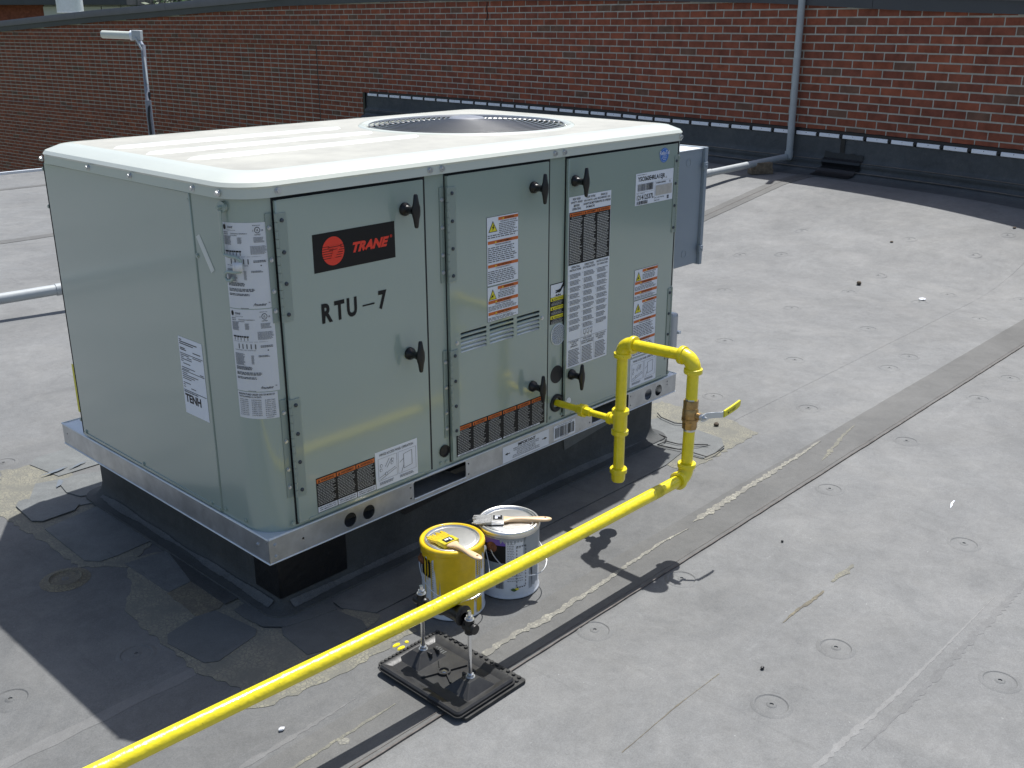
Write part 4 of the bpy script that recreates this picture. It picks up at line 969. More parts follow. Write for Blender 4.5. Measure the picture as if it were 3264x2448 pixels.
# black access warning across the foot of door 1 and of door 2
def blackrow(x0, z0, x1, z1, n, parent, foot):
    l = Lab(FD, x0, z0, x1, z1, 'ink')
    for k in range(n):
        a, c = k/n+.008, (k+1)/n-.008; l.rect(a, .03, c, .15, 'orange', 1)
        l.text(('WARNING', 'AVERTISSEMENT', 'ADVERTENCIA')[k % 3], a+(c-a)*.22, .06, c-(c-a)*.1, .125, 'ink', 2); l.poly([(a+(c-a)*.06, .13), (a+(c-a)*.17, .13), (a+(c-a)*.115, .05)], 'ink', 2)
        l.text(('HAZARDOUS CONDITIONS!', 'CONDITIONS DANGEREUSES!', 'CONDICIONES PELIGROSAS!')[k % 3], a+.02, .17, c-.03, .20, 'pale', 2)
        l.lines(a+.006, .215, c-.006, .80 if foot else .92, 13, 'pale', .30)
        if foot: l.rect(a-.002, .83, c+.002, .985, 'white', 1); l.text(('REPLACE FILTERS WITH', 'REMPLACER LES FILTRES PAR', 'REEMPLACE LOS FILTROS CON')[k % 3], a+.02, .855, c-.02, .895, 'ink', 2); l.text(('SAME DIMENSIONAL SIZE', 'CEUX DE MEME DIMENSION', 'LAS MISMAS DIMENSIONES')[k % 3], a+.02, .915, c-.02, .955, 'ink', 2)
    if not foot:
        l.rect(.01, .935, .49, .985, 'white', 1); l.rect(.51, .935, .94, .985, 'white', 1); l.lines(.03, .945, .47, .98, 1); l.lines(.53, .945, .92, .98, 1)
    return l.done('warning_label', parent)
blackrow(.147, .023, .344, .1225, 3, D1, True); blackrow(.653, .0225, 1.046, .1185, 6, D2, False)
def hingeop(x0, z0, x1, z1, parent):
    l = Lab(FD, x0, z0, x1, z1, 'white'); l.text('HINGE ACCESS PANEL OPERATION', .10, .07, .90, .14, 'ink', 1)
    for a, c in ((.06, .50), (.53, .96)):
        for r_ in ((a, .20, c, .206), (a, .80, c, .806), (a, .20, a+.006, .806), (c-.006, .20, c, .806)): l.rect(*r_, 'greyink', 1)
    def ln(x0, y0, x1, y1, w_=.005): 
        d = Vector((x1-x0, y1-y0)).normalized(); n_ = Vector((-d.y, d.x))*w_; l.poly([(x0+n_.x, y0+n_.y), (x1+n_.x, y1+n_.y), (x1-n_.x, y1-n_.y), (x0-n_.x, y0-n_.y)], 'greyink', 2)
    for q in ((.08, .72, .46, .55), (.10, .78, .48, .60), (.22, .46, .32, .26), (.26, .50, .38, .28), (.60, .78, .66, .60), (.66, .30, .66, .70), (.66, .30, .86, .26), (.86, .26, .86, .66), (.66, .70, .86, .66), (.56, .50, .66, .42)): ln(*q)
    for x, y in ((.13, .40), (.12, .52), (.40, .34), (.38, .42), (.24, .66)): l.disc(x, y, .03, .045, 'greyink', 2, 14); l.disc(x, y, .022, .035, 'white', 3, 14)
    l.lines(.08, .85, .46, .93, 3); l.lines(.56, .85, .92, .93, 3)
    return l.done('instruction_label', parent)
hingeop(.3455, .0235, .499, .1325, D1); hingeop(1.500, .020, 1.656, .1255, D3)
# caution decal on the post
l = Lab(F0, 1.082, .339, 1.153, .470, 'ink'); l.rect(.03, .02, .97, .33, 'white', 1)
l.poly([(.86, .02), (.97, .02), (.97, .06), (.80, .16), (.72, .22), (.62, .25), (.50, .235), (.38, .245), (.33, .225), (.45, .20), (.34, .19), (.36, .17), (.52, .17), (.68, .15)], 'ink', 2)
l.poly([(.28, .315), (.72, .315), (.68, .275), (.60, .30), (.55, .262), (.48, .30), (.42, .265), (.36, .30)], 'ink', 2)
for k, t in enumerate(('CAUTION', 'ATTENTION', 'PRECAUCIÓN')):
    y = .34+.225*k; l.rect(.03, y, .97, y+.085, 'yel', 1); l.poly([(.10, y+.07), (.22, y+.07), (.16, y+.015)], 'ink', 2); l.text(t, .27, y+.022, .90, y+.066, 'ink', 2); l.text(('HOT SURFACE!', 'SURFACE CHAUDE!', 'SUPERFICIE CALIENTE!')[k], .18, y+.10, .82, y+.12, 'pale', 2); l.lines(.08, y+.135, .92, y+.205, 3, 'pale', .4)
l.done('caution_label', unit)
# safety and operating instructions on door 3
l = Lab(FD, 1.151, .5205, 1.3605, .7355, 'white'); l.rect(.008, .225, .992, 1, 'ink', 1)
for k, (tt, hh) in enumerate(((('FOR YOUR', 'SAFETY, READ', 'BEFORE', 'OPERATING'), 'WARNING'), (('POUR VOTRE', 'SÉCURITÉ, LIRE', 'AVANT DE METTRE', 'EN MARCHE'), 'AVERTISSEMENT'), (('PARA SU', 'SEGURIDAD, LEA', 'ANTES DE OPERAR'), 'ADVERTENCIA'))):
    a, c = .02+.325*k, .02+.325*k+.305
    for q, t in enumerate(tt): wd = .011*len(t); l.text(t, (a+c)/2-wd, .022+.048*q, (a+c)/2+wd, .055+.048*q, 'ink', 2)
    l.rect(a, .235, c+.012, .285, 'orange', 2); l.text(hh, a+.07, .248, c-.02, .272, 'ink', 3); l.poly([(a+.02, .275), (a+.055, .275), (a+.037, .243)], 'ink', 3)
    l.text(('FIRE OR EXPLOSION', 'INCENDIE OU EXPLOSION', 'FUEGO O EXPLOSIÓN')[k], a+.04, .295, c-.04, .315, 'pale', 3); l.lines(a+.005, .325, c-.005, .985, 27, 'pale', .42)
l.done('safety_label', D3)
l = Lab(FD, 1.151, .1775, 1.3615, .5195, 'white')
for k, t in enumerate((('OPERATING', 'INSTRUCTIONS'), ('DIRECTIVES', "D'UTILISATION"), ('INSTRUCCIONES', 'DE OPERACIÓN'))):
    a, c = .02+.325*k, .02+.325*k+.305
    for q, t_ in enumerate(t): wd = .011*len(t_); l.text(t_, (a+c)/2-wd, .012+.028*q, (a+c)/2+wd, .032+.028*q, 'ink', 2)
    for q in range(9): y0 = .085+.063*q; l.rect(a, y0+.004, a+.008, y0+.010, 'ink', 2); l.lines(a+.03, y0, c-.01, y0+.048, 4, full=.7)
    for q, t_ in enumerate((('TO TURN OFF', 'GAS TO', 'APPLIANCE'), ('POUR COUPER', "L'ARRIVÉE DE GAZ", "DANS L'APPAREIL"), ('CÓMO APAGAR EL', 'GAS HACIA EL', 'APARATO'))[k]):
        wd = .0095*len(t_); l.text(t_, (a+c)/2-wd, .740+.022*q, (a+c)/2+wd, .757+.022*q, 'ink', 2)
    l.lines(a+.02, .82, c-.01, .985, 11)
    if k: l.rect(a-.012, .74, a-.009, .99, 'greyink', 1)
l.rect(.34, .65, .65, .725, 'white', 3)
for x in (.42, .50, .58): l.rect(x-.03, .655, x+.03, .70, 'greyink', 4); l.rect(x-.025, .66, x+.025, .695, 'white', 5); l.poly([(x-.004, .72), (x+.004, .72), (x+.015, .67), (x+.008, .67)], 'greyink', 6)
l.rect(0.02, .732, .98, .735, 'greyink', 1); l.done('instruction_label', D3)
# round seal
l = Lab(FD, 1.618, .796, 1.673, .845, None); l.disc(.5, .5, .46, .5, 'blue', 0, 40); l.disc(.5, .5, .40, .44, 'white', 1, 40); l.disc(.5, .5, .385, .425, 'blue', 2, 40)
l.rect(-.02, .28, 1.02, .46, 'blue', 3); l.text('ReliaTel', .0, .20, 1.0, .47, 'white', 4); l.text('DESIGN', .28, .52, .72, .59, 'white', 4); l.text('EFFICIENCY', .24, .64, .76, .71, 'white', 4); l.text('MADE', .36, .76, .64, .83, 'white', 4); l.done('round_seal', D3)
# model and serial sticker
def barcode(l, x0, y0, x1, y1, seed, m='ink', lay=2, n=34):
    rn = random.Random(seed); x = x0; 
    while x < x1:
        w_ = (x1-x0)/n*rn.choice((.35, .35, .7, 1.0)); l.rect(x, y0, min(x+w_, x1), y1, m, lay); x += w_+(x1-x0)/n*rn.choice((.35, .7, .9))
l = Lab(FD, 1.491, .6665, 1.705, .7725, 'white'); bold(l, 'YSC060E4RLA1EJR', .05, .11, .77, .30, wt=.025); l.text('13', .79, .22, .82, .28, 'ink', 1); l.text('ORDERING NUMBER (1T)', .03, .04, .27, .075, 'greyink', 1)
barcode(l, .05, .34, .46, .56, 3); l.rect(.02, .60, .48, .605, 'greyink', 1); l.text('SERIAL NUMBER (S)', .03, .62, .24, .65, 'greyink', 1); bold(l, '121412537L', .04, .68, .48, .84, wt=.025); barcode(l, .04, .87, .32, .98, 5)
l.text('YSC060E4RLA1EJR0B00013', .53, .36, .80, .43, 'ink', 1); l.text('B', .90, .36, .925, .43, 'ink', 1); l.rect(.50, .33, .975, .333, 'ink', 1); l.rect(.505, .33, .508, .97, 'greyink', 1); l.rect(.53, .47, .97, .79, 'foil', 3)
l.text('UNIT, 5 TON CONVERTIBLE', .51, .84, .77, .88, 'ink', 1); l.text('0031343', .51, .92, .64, .96, 'ink', 1); l.rect(.845, .84, .895, .95, 'ink', 1); l.text('D', .86, .865, .88, .925, 'white', 2)
l.done('serial_label', D3)
# rail labels
l = Lab(FRAIL, .858, -.0665, 1.0765, -.012, 'white'); bold(l, 'IMPORTANT', .32, .07, .70, .26, e=.004)
for q, t in enumerate(('REMOVE THIS FORK LIFT BRACKET AND', 'BASE INSULATION PRIOR TO SETTING', 'UNIT ON ROOF CURB. METAL', 'BETWEEN YOUR SHEET METAL', 'AND CORNER OF UNIT BASE TO BE LEFT', 'SEE INSTALLATION MAINTENANCE MANUAL')):
    wd = .0085*len(t); l.text(t, .5-wd, .30+.105*q, .5+wd, .365+.105*q, 'ink', 1)
for sg, cx_ in ((-1, .10), (1, .90)): l.poly([(cx_+sg*.06, .5-sg*.0+(.0)), (cx_-sg*.0, .42), (cx_, .58)], 'ink', 1); l.rect(min(cx_, cx_-sg*.05), .475, max(cx_, cx_-sg*.05), .525, 'ink', 1)
l.done('important_label', unit)
l = Lab(FRAIL, 1.101, -.0635, 1.2115, -.0125, 'white'); l.text('YSC060E4RLA1EJR', .15, .05, .85, .12, 'ink', 1); barcode(l, .06, .16, .94, .86, 9); l.text('*121412537L*', .30, .89, .70, .95, 'ink', 1); l.done('barcode_label', unit)
# plates on the rounded corner
PF = perim(0)
def nameplate(z0, z1, seed):
    l = Lab(PF, -.041, z0, .071, z1, 'offwhite'); l.disc(.07, .052, .036, .031, 'ink', 1); l.text('TRANE', .13, .040, .28, .064, 'ink', 1, shear=.1); l.text('CLARKSVILLE, TN 37040', .12, .082, .33, .092, 'greyink', 1)
    l.disc(.79, .085, .060, .036, 'ink', 1); l.disc(.79, .085, .048, .028, 'offwhite', 2); l.text('UL', .765, .070, .815, .098, 'ink', 3); l.text('C', .69, .08, .71, .10, 'ink', 1); l.text('US', .87, .08, .91, .10, 'ink', 1); l.text('LISTED', .73, .130, .85, .144, 'ink', 1); l.text('MADE IN U.S.A.', .70, .026, .86, .036, 'ink', 1)
    l.text('MODEL NO.', .04, .102, .15, .116, 'ink', 1); l.text('YSC060E4RLA1EJR00B00013', .21, .118, .58, .132, 'ink', 1); l.text('SERIAL NO.', .04, .124, .15, .138, 'ink', 1); l.text('121412537L', .21, .138, .36, .150, 'ink', 1)
    l.lines(.04, .15, .22, .255, 10, 'greyink', .5); l.lines(.36, .165, .46, .24, 8, 'greyink', .5); l.lines(.70, .165, .92, .23, 6, 'greyink', .45); l.lines(.62, .265, .96, .365, 8, 'greyink', .42)
    l.lines(.05, .315, .50, .335, 1, 'ink', .9); 
    for k in range(5): l.rect(.07+.08*k, .34, .085+.08*k, .375, 'greyink', 1)
    l.lines(.05, .385, .96, .39, 1)
    for k in range(5): l.rect(.16+.095*k, .415, .185+.095*k, .475, 'greyink', 1)
    l.lines(.66, .43, .93, .46, 2, 'ink', .5); l.text('THIS EQUIPMENT SHALL BE INSTALLED', .06, .487, .55, .497, 'ink', 1); l.rect(.80, .487, .825, .500, 'ink', 1)
    l.lines(.05, .53, .30, .68, 14, 'greyink', .5); l.lines(.44, .55, .50, .66, 11, 'greyink', .5); l.lines(.60, .55, .85, .575, 2, 'ink', .5)
    l.lines(.05, .69, .45, .735, 3, 'ink', .55); l.lines(.05, .76, .66, .80, 3, 'ink', .5); l.lines(.05, .82, .62, .85, 2, 'ink', .5)
    l.text('Precedent', .58, .935, .88, .968, 'ink', 1, shear=.15); l.text('TM', .90, .93, .94, .942, 'ink', 1); l.rect(.30, .992, .48, .997, 'ink', 1); l.done('rating_plate', unit)
nameplate(.5975, .8045, 1); nameplate(.3865, .5955, 2)
l = Lab(PF, -.041, .3145, .064, .3845, 'offwhite'); l.text('MANUFACTURED UNDER ONE OR MORE OF', .04, .05, .93, .12, 'ink', 1); l.text('THE FOLLOWING U.S. PATENTS', .04, .15, .62, .21, 'ink', 1)
pn = random.Random(3)
for c_ in range(3):
    for q in range(9): l.text('%d,%03d,%03d' % (4 if q < 7 else 5, pn.randrange(480, 990), pn.randrange(100, 999)), .05+.32*c_, .27+.072*q, .29+.32*c_, .318+.072*q, 'greyink', 1)
l.text('X39560497', .70, .93, .88, .96, 'ink', 1); l.done('patent_label', unit)
# shipping label on the side panel
FS = lambda u, v, o: Vector((-.0035-o, -u, v))
l = Lab(FS, -.343, .2585, -.226, .473, 'white')
for q, (x1, yy) in enumerate(((.14, .03), (.78, .055), (.62, .08), (.25, .135), (.30, .155))): l.rect(.04, yy, x1, yy+.012, 'ink', 1)
l.rect(.02, .205, .98, .213, 'ink', 1); l.rect(.02, .43, .98, .438, 'ink', 1); l.rect(.02, .685, .98, .693, 'ink', 1); l.rect(.58, .155, .9, .167, 'ink', 1)
for q, (x0, x1, yy) in enumerate(((.04, .40, .225), (.55, .9, .225), (.04, .16, .25), (.30, .5, .25), (.04, .5, .275), (.04, .14, .30), (.12, .42, .33), (.04, .6, .385), (.04, .35, .41), (.8, .95, .41), (.04, .25, .455), (.04, .7, .48), (.04, .55, .505), (.04, .40, .53), (.04, .35, .585), (.04, .12, .61), (.04, .12, .64), (.35, .55, .64))): l.rect(x0, yy, x1, yy+.011, 'greyink', 1)
l.lines(.04, .70, .75, .715, 1, 'ink', .8); bold(l, 'TENH', .05, .735, .72, .845, e=.01); l.done('shipping_label', side)
b = MB(); b.box(-.0012, .0, 1.030, 1.0455, .075, .235); build('yellow_tag', b, 'yel', unit)
# outdoor air hood on the hidden rear side
b = MB(); hx0, hx1 = .02, .60
b.add([(.040, W_, .80), (hx1, W_, .80), (hx1, W_, .30), (.040, W_, .30), (.150, 1.32, .62), (hx1, 1.32, .62), (hx1, 1.32, .34), (.150, 1.32, .34)], [(0, 1, 5, 4), (4, 5, 6, 7), (0, 4, 7, 3), (1, 2, 6, 5), (3, 7, 6, 2)], smooth=False); build('air_hood', b, 'paint', unit)
# electrical disconnect box on the right end
b = MB(); b.box(1.7805, 1.948, .030, .29, .393, .812); dbx = build('disconnect_box', b, 'boxgrey', unit, bevel=.003)
b = MB(); b.box(1.9485, 1.966, .018, .302, .388, .819); build('box_cover', b, 'boxgrey', dbx, bevel=.002)
b = MB(); b.box(1.7805, 1.95, .027, .29, .8125, .816); build('box_roof', b, 'galvlt', dbx)
for z in (.755, .45):
    b = MB(); b.box(1.935, 1.957, .010, .0175, z-.012, z+.012); b.cyl((1.946, .010, z), (1.946, .006, z), .004, n=10); build('latch', b, 'boxgrey', dbx, bevel=.001)
for x, z in ((1.86, .77), (1.86, .44)):
    b = MB(); b.tube([(x+.014*math.cos(t), .0295, z+.014*math.sin(t)) for t in [2*math.pi*i/24 for i in range(24)]], .0009, 4, closed=True); build('knockout', b, 'boxgrey', dbx)
b = MB(); b.box(1.7805, 1.80, .03, .10, .085, .215); cv = build('outlet_box', b, 'boxgrey', unit, bevel=.003)
b = MB(); b.box(1.8005, 1.845, .022, .108, .078, .222); build('cover', b, 'clear', cv, bevel=.012, seg=3)
b = MB(); b.box(1.838, 1.852, .016, .030, .140, .150); build('latch', b, 'galvlt', cv)

# ------------------------------------------------------------------ gas piping
PR = .0173
def pipe_line(name, pts, r, m, parent, n=20):
    b = MB(); b.tube(pts, r, n); return build(name, b, m, parent, angle=50)
def elbow(P, a, c, parent, r=.0225, k=.034, m='yellow'):
    P = Vector(P); a = Vector(a).normalized(); c = Vector(c).normalized(); b = MB(); pts = []
    for i in range(13):
        t = i/12; A = P+a*k; B = P+c*k; pts.append((1-t)**2*A+2*t*(1-t)*(P+a*.004+c*.004)+t*t*B)
    b.tube(pts, r, 24)
    for d in (a, c):
        b.lathe([(r-.002, -.004), (r+.0042, -.002), (r+.0050, .002), (r+.0050, .010), (r+.0038, .012), (PR+.0012, .012), (PR-.001, .009)], P+d*k, d, 28)
    return build('elbow', b, m, parent, angle=40)
E1 = Vector((1.1185, -.264, .3285)); E2 = Vector((1.1185, -.519, .336)); E3 = Vector((1.1185, -.516, -.038))
gas = thing('gas_pipe', (1.1185, -.516, -.28), 'yellow painted gas pipe with brass shut off valve running from the unit across the roof', 'gas pipe')
Y = 'yellow'
pipe_line('pipe_length', [E1-Vector((0, 0, .04)), (1.1185, -.264, .1)], PR, Y, gas)
pipe_line('pipe_length', [(1.1185, -.264, .04), (1.1185, -.264, -.09)], PR, Y, gas)
pipe_line('pipe_length', [E1+Vector((0, -.04, .001)), E2+Vector((0, .04, 0))], PR, Y, gas)
pipe_line('pipe_length', [E2-Vector((0, 0, .04)), (1.1185, -.519, .20)], PR, Y, gas)
pipe_line('pipe_length', [(1.1185, -.518, .125), E3+Vector((0, 0, .04))], PR, Y, gas)
runp = [E3+Vector((-.04, 0, -.0003)), (.8, -.5135, -.040), (.45, -.510, -.041), (.13, -.5015, -.041), (-.295, -.481, -.040), (-.67, -.464, -.039), (-1.3, -.437, -.038), (-2.2, -.40, -.036), (-3.6, -.36, -.034)]
fine = []
for i in range(len(runp)-1):
    p0 = runp[max(i-1, 0)]; p3 = runp[min(i+2, len(runp)-1)]
    for k in range(6): fine.append(cr(p0, runp[i], runp[i+1], p3, k/6))
fine.append(tuple(runp[-1])); run_pipe = pipe_line('long_pipe', fine, PR+.0004, Y, gas, 28)
i0 = Vector((.985, -.515, -.0393)); pipe_line('paint_lap', [i0, i0+Vector((-.034, .0004, -.0001))], PR+.0009, 'yellowo', gas, 28)
elbow(E1, (0, 0, -1), (0, -1, .02), gas); elbow(E2, (0, 1, 0), (0, 0, -1), gas); elbow(E3, (0, 0, 1), (-1, 0, 0), gas)
b = MB(); b.cyl((1.1185, -.264, .030), (1.1185, -.264, .112), .0222, n=28)
for z, d in ((.104, 1), (.038, -1)): b.lathe([(.0225, -.007), (.0272, -.005), (.0272, .007), (.0255, .009), (PR, .009)], (1.1185, -.264, z), (0, 0, d), 28)
b.cyl((1.1185, -.264, .072), (1.1185, -.222, .072), .0165, n=20); b.lathe([(.0165, -.005), (.0195, -.004), (.0195, .005), (.0180, .007), (.010, .007)], (1.1185, -.225, .072), (0, 1, 0), 20)
build('tee', b, Y, gas)
b = MB(); b.lathe([(PR, .012), (.026, .012), (.0275, .010), (.0275, -.002), (.0228, -.005), (.0222, -.026), (.019, -.033), (.0001, -.035)], (1.1185, -.264, -.098), (0, 0, 1), 28); build('cap', b, Y, gas)
pipe_line('branch_pipe', [(1.1185, .02, .0665), (1.1185, -.10, .0688)], .0112, Y, gas, 16)
pipe_line('branch_pipe', [(1.1185, -.14, .0697), (1.1185, -.222, .0718)], .0104, Y, gas, 16)
b = MB(); dY = Vector((0, -1, .022)).normalized(); c0 = Vector((1.1185, -.088, .0685))
b.lathe([(.0112, 0), (.0145, .002), (.0155, .016), (.0145, .018)], c0, dY, 20); b.lathe([(.014, .014), (.0215, .016), (.0222, .018), (.0222, .034), (.0205, .036), (.014, .036)], c0, dY, 8); b.lathe([(.0155, .034), (.0160, .044), (.0145, .058), (.0104, .060)], c0, dY, 8)
build('union', b, Y, gas)
# ball valve
vb = Vector((1.1185, -.518, .163)); b = MB()
b.lathe([(PR, .045), (.0215, .045), (.0225, .043), (.0225, .020)], vb, (0, 0, 1), 8); b.lathe([(.0205, .020), (.0235, .014), (.0240, .0), (.0235, -.014), (.0205, -.020)], vb, (0, 0, 1), 28)
b.lathe([(.0250, -.012), (.0250, -.019), (.022, -.021)], vb, (0, 0, 1), 28); b.lathe([(.0225, -.020), (.0225, -.042), (.0215, -.044), (PR, -.044)], vb, (0, 0, 1), 8)
b.cyl(vb, vb+Vector((0, -.036, 0)), .0105, n=20); valve = build('valve_body', b, 'brass', gas, angle=30)
b = MB(); b.cyl((1.1185, -.518, .207), (1.1185, -.518, .212), .0182, n=20); build('thread_ring', b, 'steel', valve); b = MB(); b.cyl((1.1185, -.518, .112), (1.1185, -.518, .119), .0182, n=20); build('thread_ring', b, 'steel', valve)
b = MB(); st = vb+Vector((0, -.036, 0)); b.cyl(st, st+Vector((0, -.008, 0)), .011, n=6); b.cyl(st+Vector((0, -.008, 0)), st+Vector((0, -.014, 0)), .0085, n=6); b.cyl(st+Vector((0, -.014, 0)), st+Vector((0, -.021, 0)), .0045, n=12); build('stem_nut', b, 'steel', valve)
lev = [(-.012, -.0460, .0, .010), (.010, -.0465, .0, .0125), (.024, -.048, .001, .0095), (.036, -.062, .003, .0090), (.050, -.076, .004, .0090), (.062, -.078, .006, .0090)]
lev2 = [(.056, -.078, .005, .0105), (.090, -.080, .010, .0110), (.120, -.081, .015, .0112), (.136, -.080, .018, .0100), (.142, -.078, .019, .006)]
def strap(pts, th):
    rings = []
    for x, y, z, h in pts: q = vb+Vector((x, y, z)); rings.append([q+Vector((0, -th, -h)), q+Vector((0, -th, h)), q+Vector((0, th, h)), q+Vector((0, th, -h))])
    b = MB(); b.rows(rings, smooth=False); b.add(rings[0], [(0, 1, 2, 3)]); b.add(rings[-1], [(3, 2, 1, 0)]); return b
lv = build('lever', strap(lev, .0012), 'valvestl', valve, bevel=.0006); g_ = build('lever_grip', strap(lev2, .0032), 'grip', valve, bevel=.0018)
l = Lab(lambda u, v, o: vb+Vector((u, -.0833-(u-.06)*.03-o, v+.16*(u-.06)+.005)), .068, -.006, .112, .006, None, .0003)
l.disc(.10, .5, .07, .30, 'ink', 1, 14); l.text('OFF', .24, .25, .42, .7, 'ink', 1); l.lines(.5, .2, .95, .85, 3, 'ink', .5); l.done('lever_print', valve)

# ------------------------------------------------------------------ adjustable pipe support
SX, RY1, RY2 = .175, -.384, -.5525
sup = thing('pipe_support', (.175, -.468, -.277), 'black plastic block with two threaded rods and a roller holding up the yellow pipe', 'pipe support')
def slab(x0, x1, y0, y1, r, levels):
    b = MB(); b.rows([[Vector((x, y, z)) for x, y in rrect(x0-o_, x1+o_, y0-o_, y1+o_, [max(.002, r+o_)]*4, 6)] for o_, z in levels], smooth=False)
    top = [Vector((x, y, levels[-1][1])) for x, y in rrect(x0-levels[-1][0], x1+levels[-1][0], y0-levels[-1][0], y1+levels[-1][0], [max(.002, r+levels[-1][0])]*4, 6)]
    b.add(top, [tuple(range(len(top)))], smooth=False); return b
sup_mat = build('rubber_mat', slab(.086, .292, -.628, -.310, .006, [(0, -.2775), (0, -.2700)]), 'rubber', sup)
btn = None
for i in range(16):
    for side_ in (0, 1, 2):
        if side_ == 0: x, y = .096+.0125*i, -.3175
        elif side_ == 1: x, y = .2845, -.330-.0187*i
        else: x, y = .2705, -.335-.0187*i
        if x > .288: continue
        if btn is None:
            b = MB(); b.lathe([(.0052, 0), (.0048, .0042), (.004, .005), (.0001, .005)], (x, y, -.2702), n=10); btn = build('mat_stud', b, 'rubber', sup)
        else: copypart(btn, sup, (x, y, -.2702))
base = build('base', slab(.070, .262, -.618, -.334, .012, [(-.004, -.2695), (0, -.266), (0, -.2575), (-.004, -.2535), (-.010, -.2535), (-.024, -.2600)]), 'blackdust', sup, angle=30)
b = MB(); b.rows([[Vector((x, y, z)) for x, y in rrect(.066, .266, -.622, -.330, [.014]*4, 6)] for z in (-.2655, -.2630)]); b.rows([[Vector((x, y, -.2630)) for x, y in rrect(.066+o_, .266-o_, -.622+o_, -.330-o_, [.014]*4, 6)] for o_ in (0, .006)]); build('base_flange', b, 'blackdust', sup)
def pyramid(cx_, cy_, name='pedestal'):
    rings = []
    for hx, hy, z in ((.047, .040, -.2605), (.020, .018, -.2390), (.018, .016, -.2370)):
        rings.append([Vector((cx_+a*hx, cy_+c*hy, z)) for a, c in ((-1, -1), (1, -1), (1, 1), (-1, 1))])
    b = MB(); b.rows(rings, smooth=False); b.add(rings[-1], [(0, 1, 2, 3)], smooth=False); return build(name, b, 'blackdust', sup, bevel=.0012)
pyramid(SX-.004, RY1+.002); pyramid(SX-.004, RY2-.002)
for y in (RY1-.018, RY2+.022):
    for dx in (-.002, .022):
        b = MB(); b.box(SX+dx, SX+dx+.006, y-.012, y+.006, -.2600, -.2375); build('pedestal_rib', b, 'blackdust', sup, bevel=.001)
b = MB(); b.lathe([(.0165, 0), (.0165, .006), (.012, .006), (.0115, .001), (.0001, .0015)], (.165, -.470, -.2600), n=24); ring_ = build('centre_boss', b, 'blackdust', sup, angle=50); b = MB(); screw(b, (.165, -.470, -.2585), (0, 0, 1), .0045, .004); build('screw', b, 'chrome', ring_)
for p0, p1 in (((.110, -.448), (.150, -.464)), ((.180, -.476), (.222, -.492)), ((.168, -.452), (.190, -.425)), ((.160, -.487), (.145, -.515))):
    d = (Vector((*p1, 0))-Vector((*p0, 0))).normalized(); n_ = Vector((-d.y, d.x, 0))*.002; P0 = Vector((*p0, 0)); P1 = Vector((*p1, 0))
    b = MB(); b.prism([tuple((P0+n_)[:2]), tuple((P0-n_)[:2]), tuple((P1-n_)[:2]), tuple((P1+n_)[:2])], -.2602, -.2550); build('base_rib', b, 'blackdust', sup)
l = Lab(lambda u, v, o: Vector((u, v, -.2600+o)), .205, -.42, .235, -.37, None, .0004); l.lines(.1, .1, .9, .9, 5, 'patch2', .4); l.done('moulded_lettering', sup)
for y in (RY1, RY2):
    b = MB(); b.tube([(SX, y, -.240), (SX, y, -.0565)], .0049, 14); rod_ = build('threaded_rod', b, 'chrome', sup)
    b = MB(); b.cyl((SX, y, -.2370), (SX, y, -.2355), .0115, n=20); b.cyl((SX, y, -.2355), (SX, y, -.2290), .0092, n=6); build('nut', b, 'steel', rod_)
    b = MB(); b.cyl((SX, y, -.0780), (SX, y, -.0765), .0115, n=20); b.cyl((SX, y, -.0765), (SX, y, -.0690), .0088, n=6); build('nut', b, 'steel', rod_)
    b = MB(); b.lathe([(.0085, -.118), (.0125, -.114), (.0128, -.100), (.0110, -.094), (.0118, -.084), (.0112, -.0782), (.0001, -.0781)], (SX, y, 0), n=24)
    sg = 1 if y == RY1 else -1; b.lathe([(.0105, -.020), (.0125, -.016), (.0130, .014), (.0120, .0185), (.0001, .019)], (SX, y+.002*sg, -.099), (0, sg, 0), 24); build('rod_bracket', b, 'black', sup, angle=40)
    b = MB(); b.cyl((SX, y, -.118), (SX, y, -.1135), .0090, n=18); build('collar', b, 'galvlt', rod_)
b = MB(); b.cyl((SX, RY1-.015, -.096), (SX, RY2+.015, -.096), .0075, n=16); build('roller_axle', b, 'black', sup)
b = MB(); yc = -.4985
b.lathe([(.009, -.036), (.023, -.0355), (.0255, -.0335), (.0245, -.031), (.021, -.022), (.0185, -.010), (.0180, 0), (.0185, .010), (.021, .022), (.0245, .031), (.0255, .0335), (.023, .0355), (.009, .036)], (SX, yc, -.0775), (0, 1, 0), 36); build('roller', b, 'black', sup, angle=50)

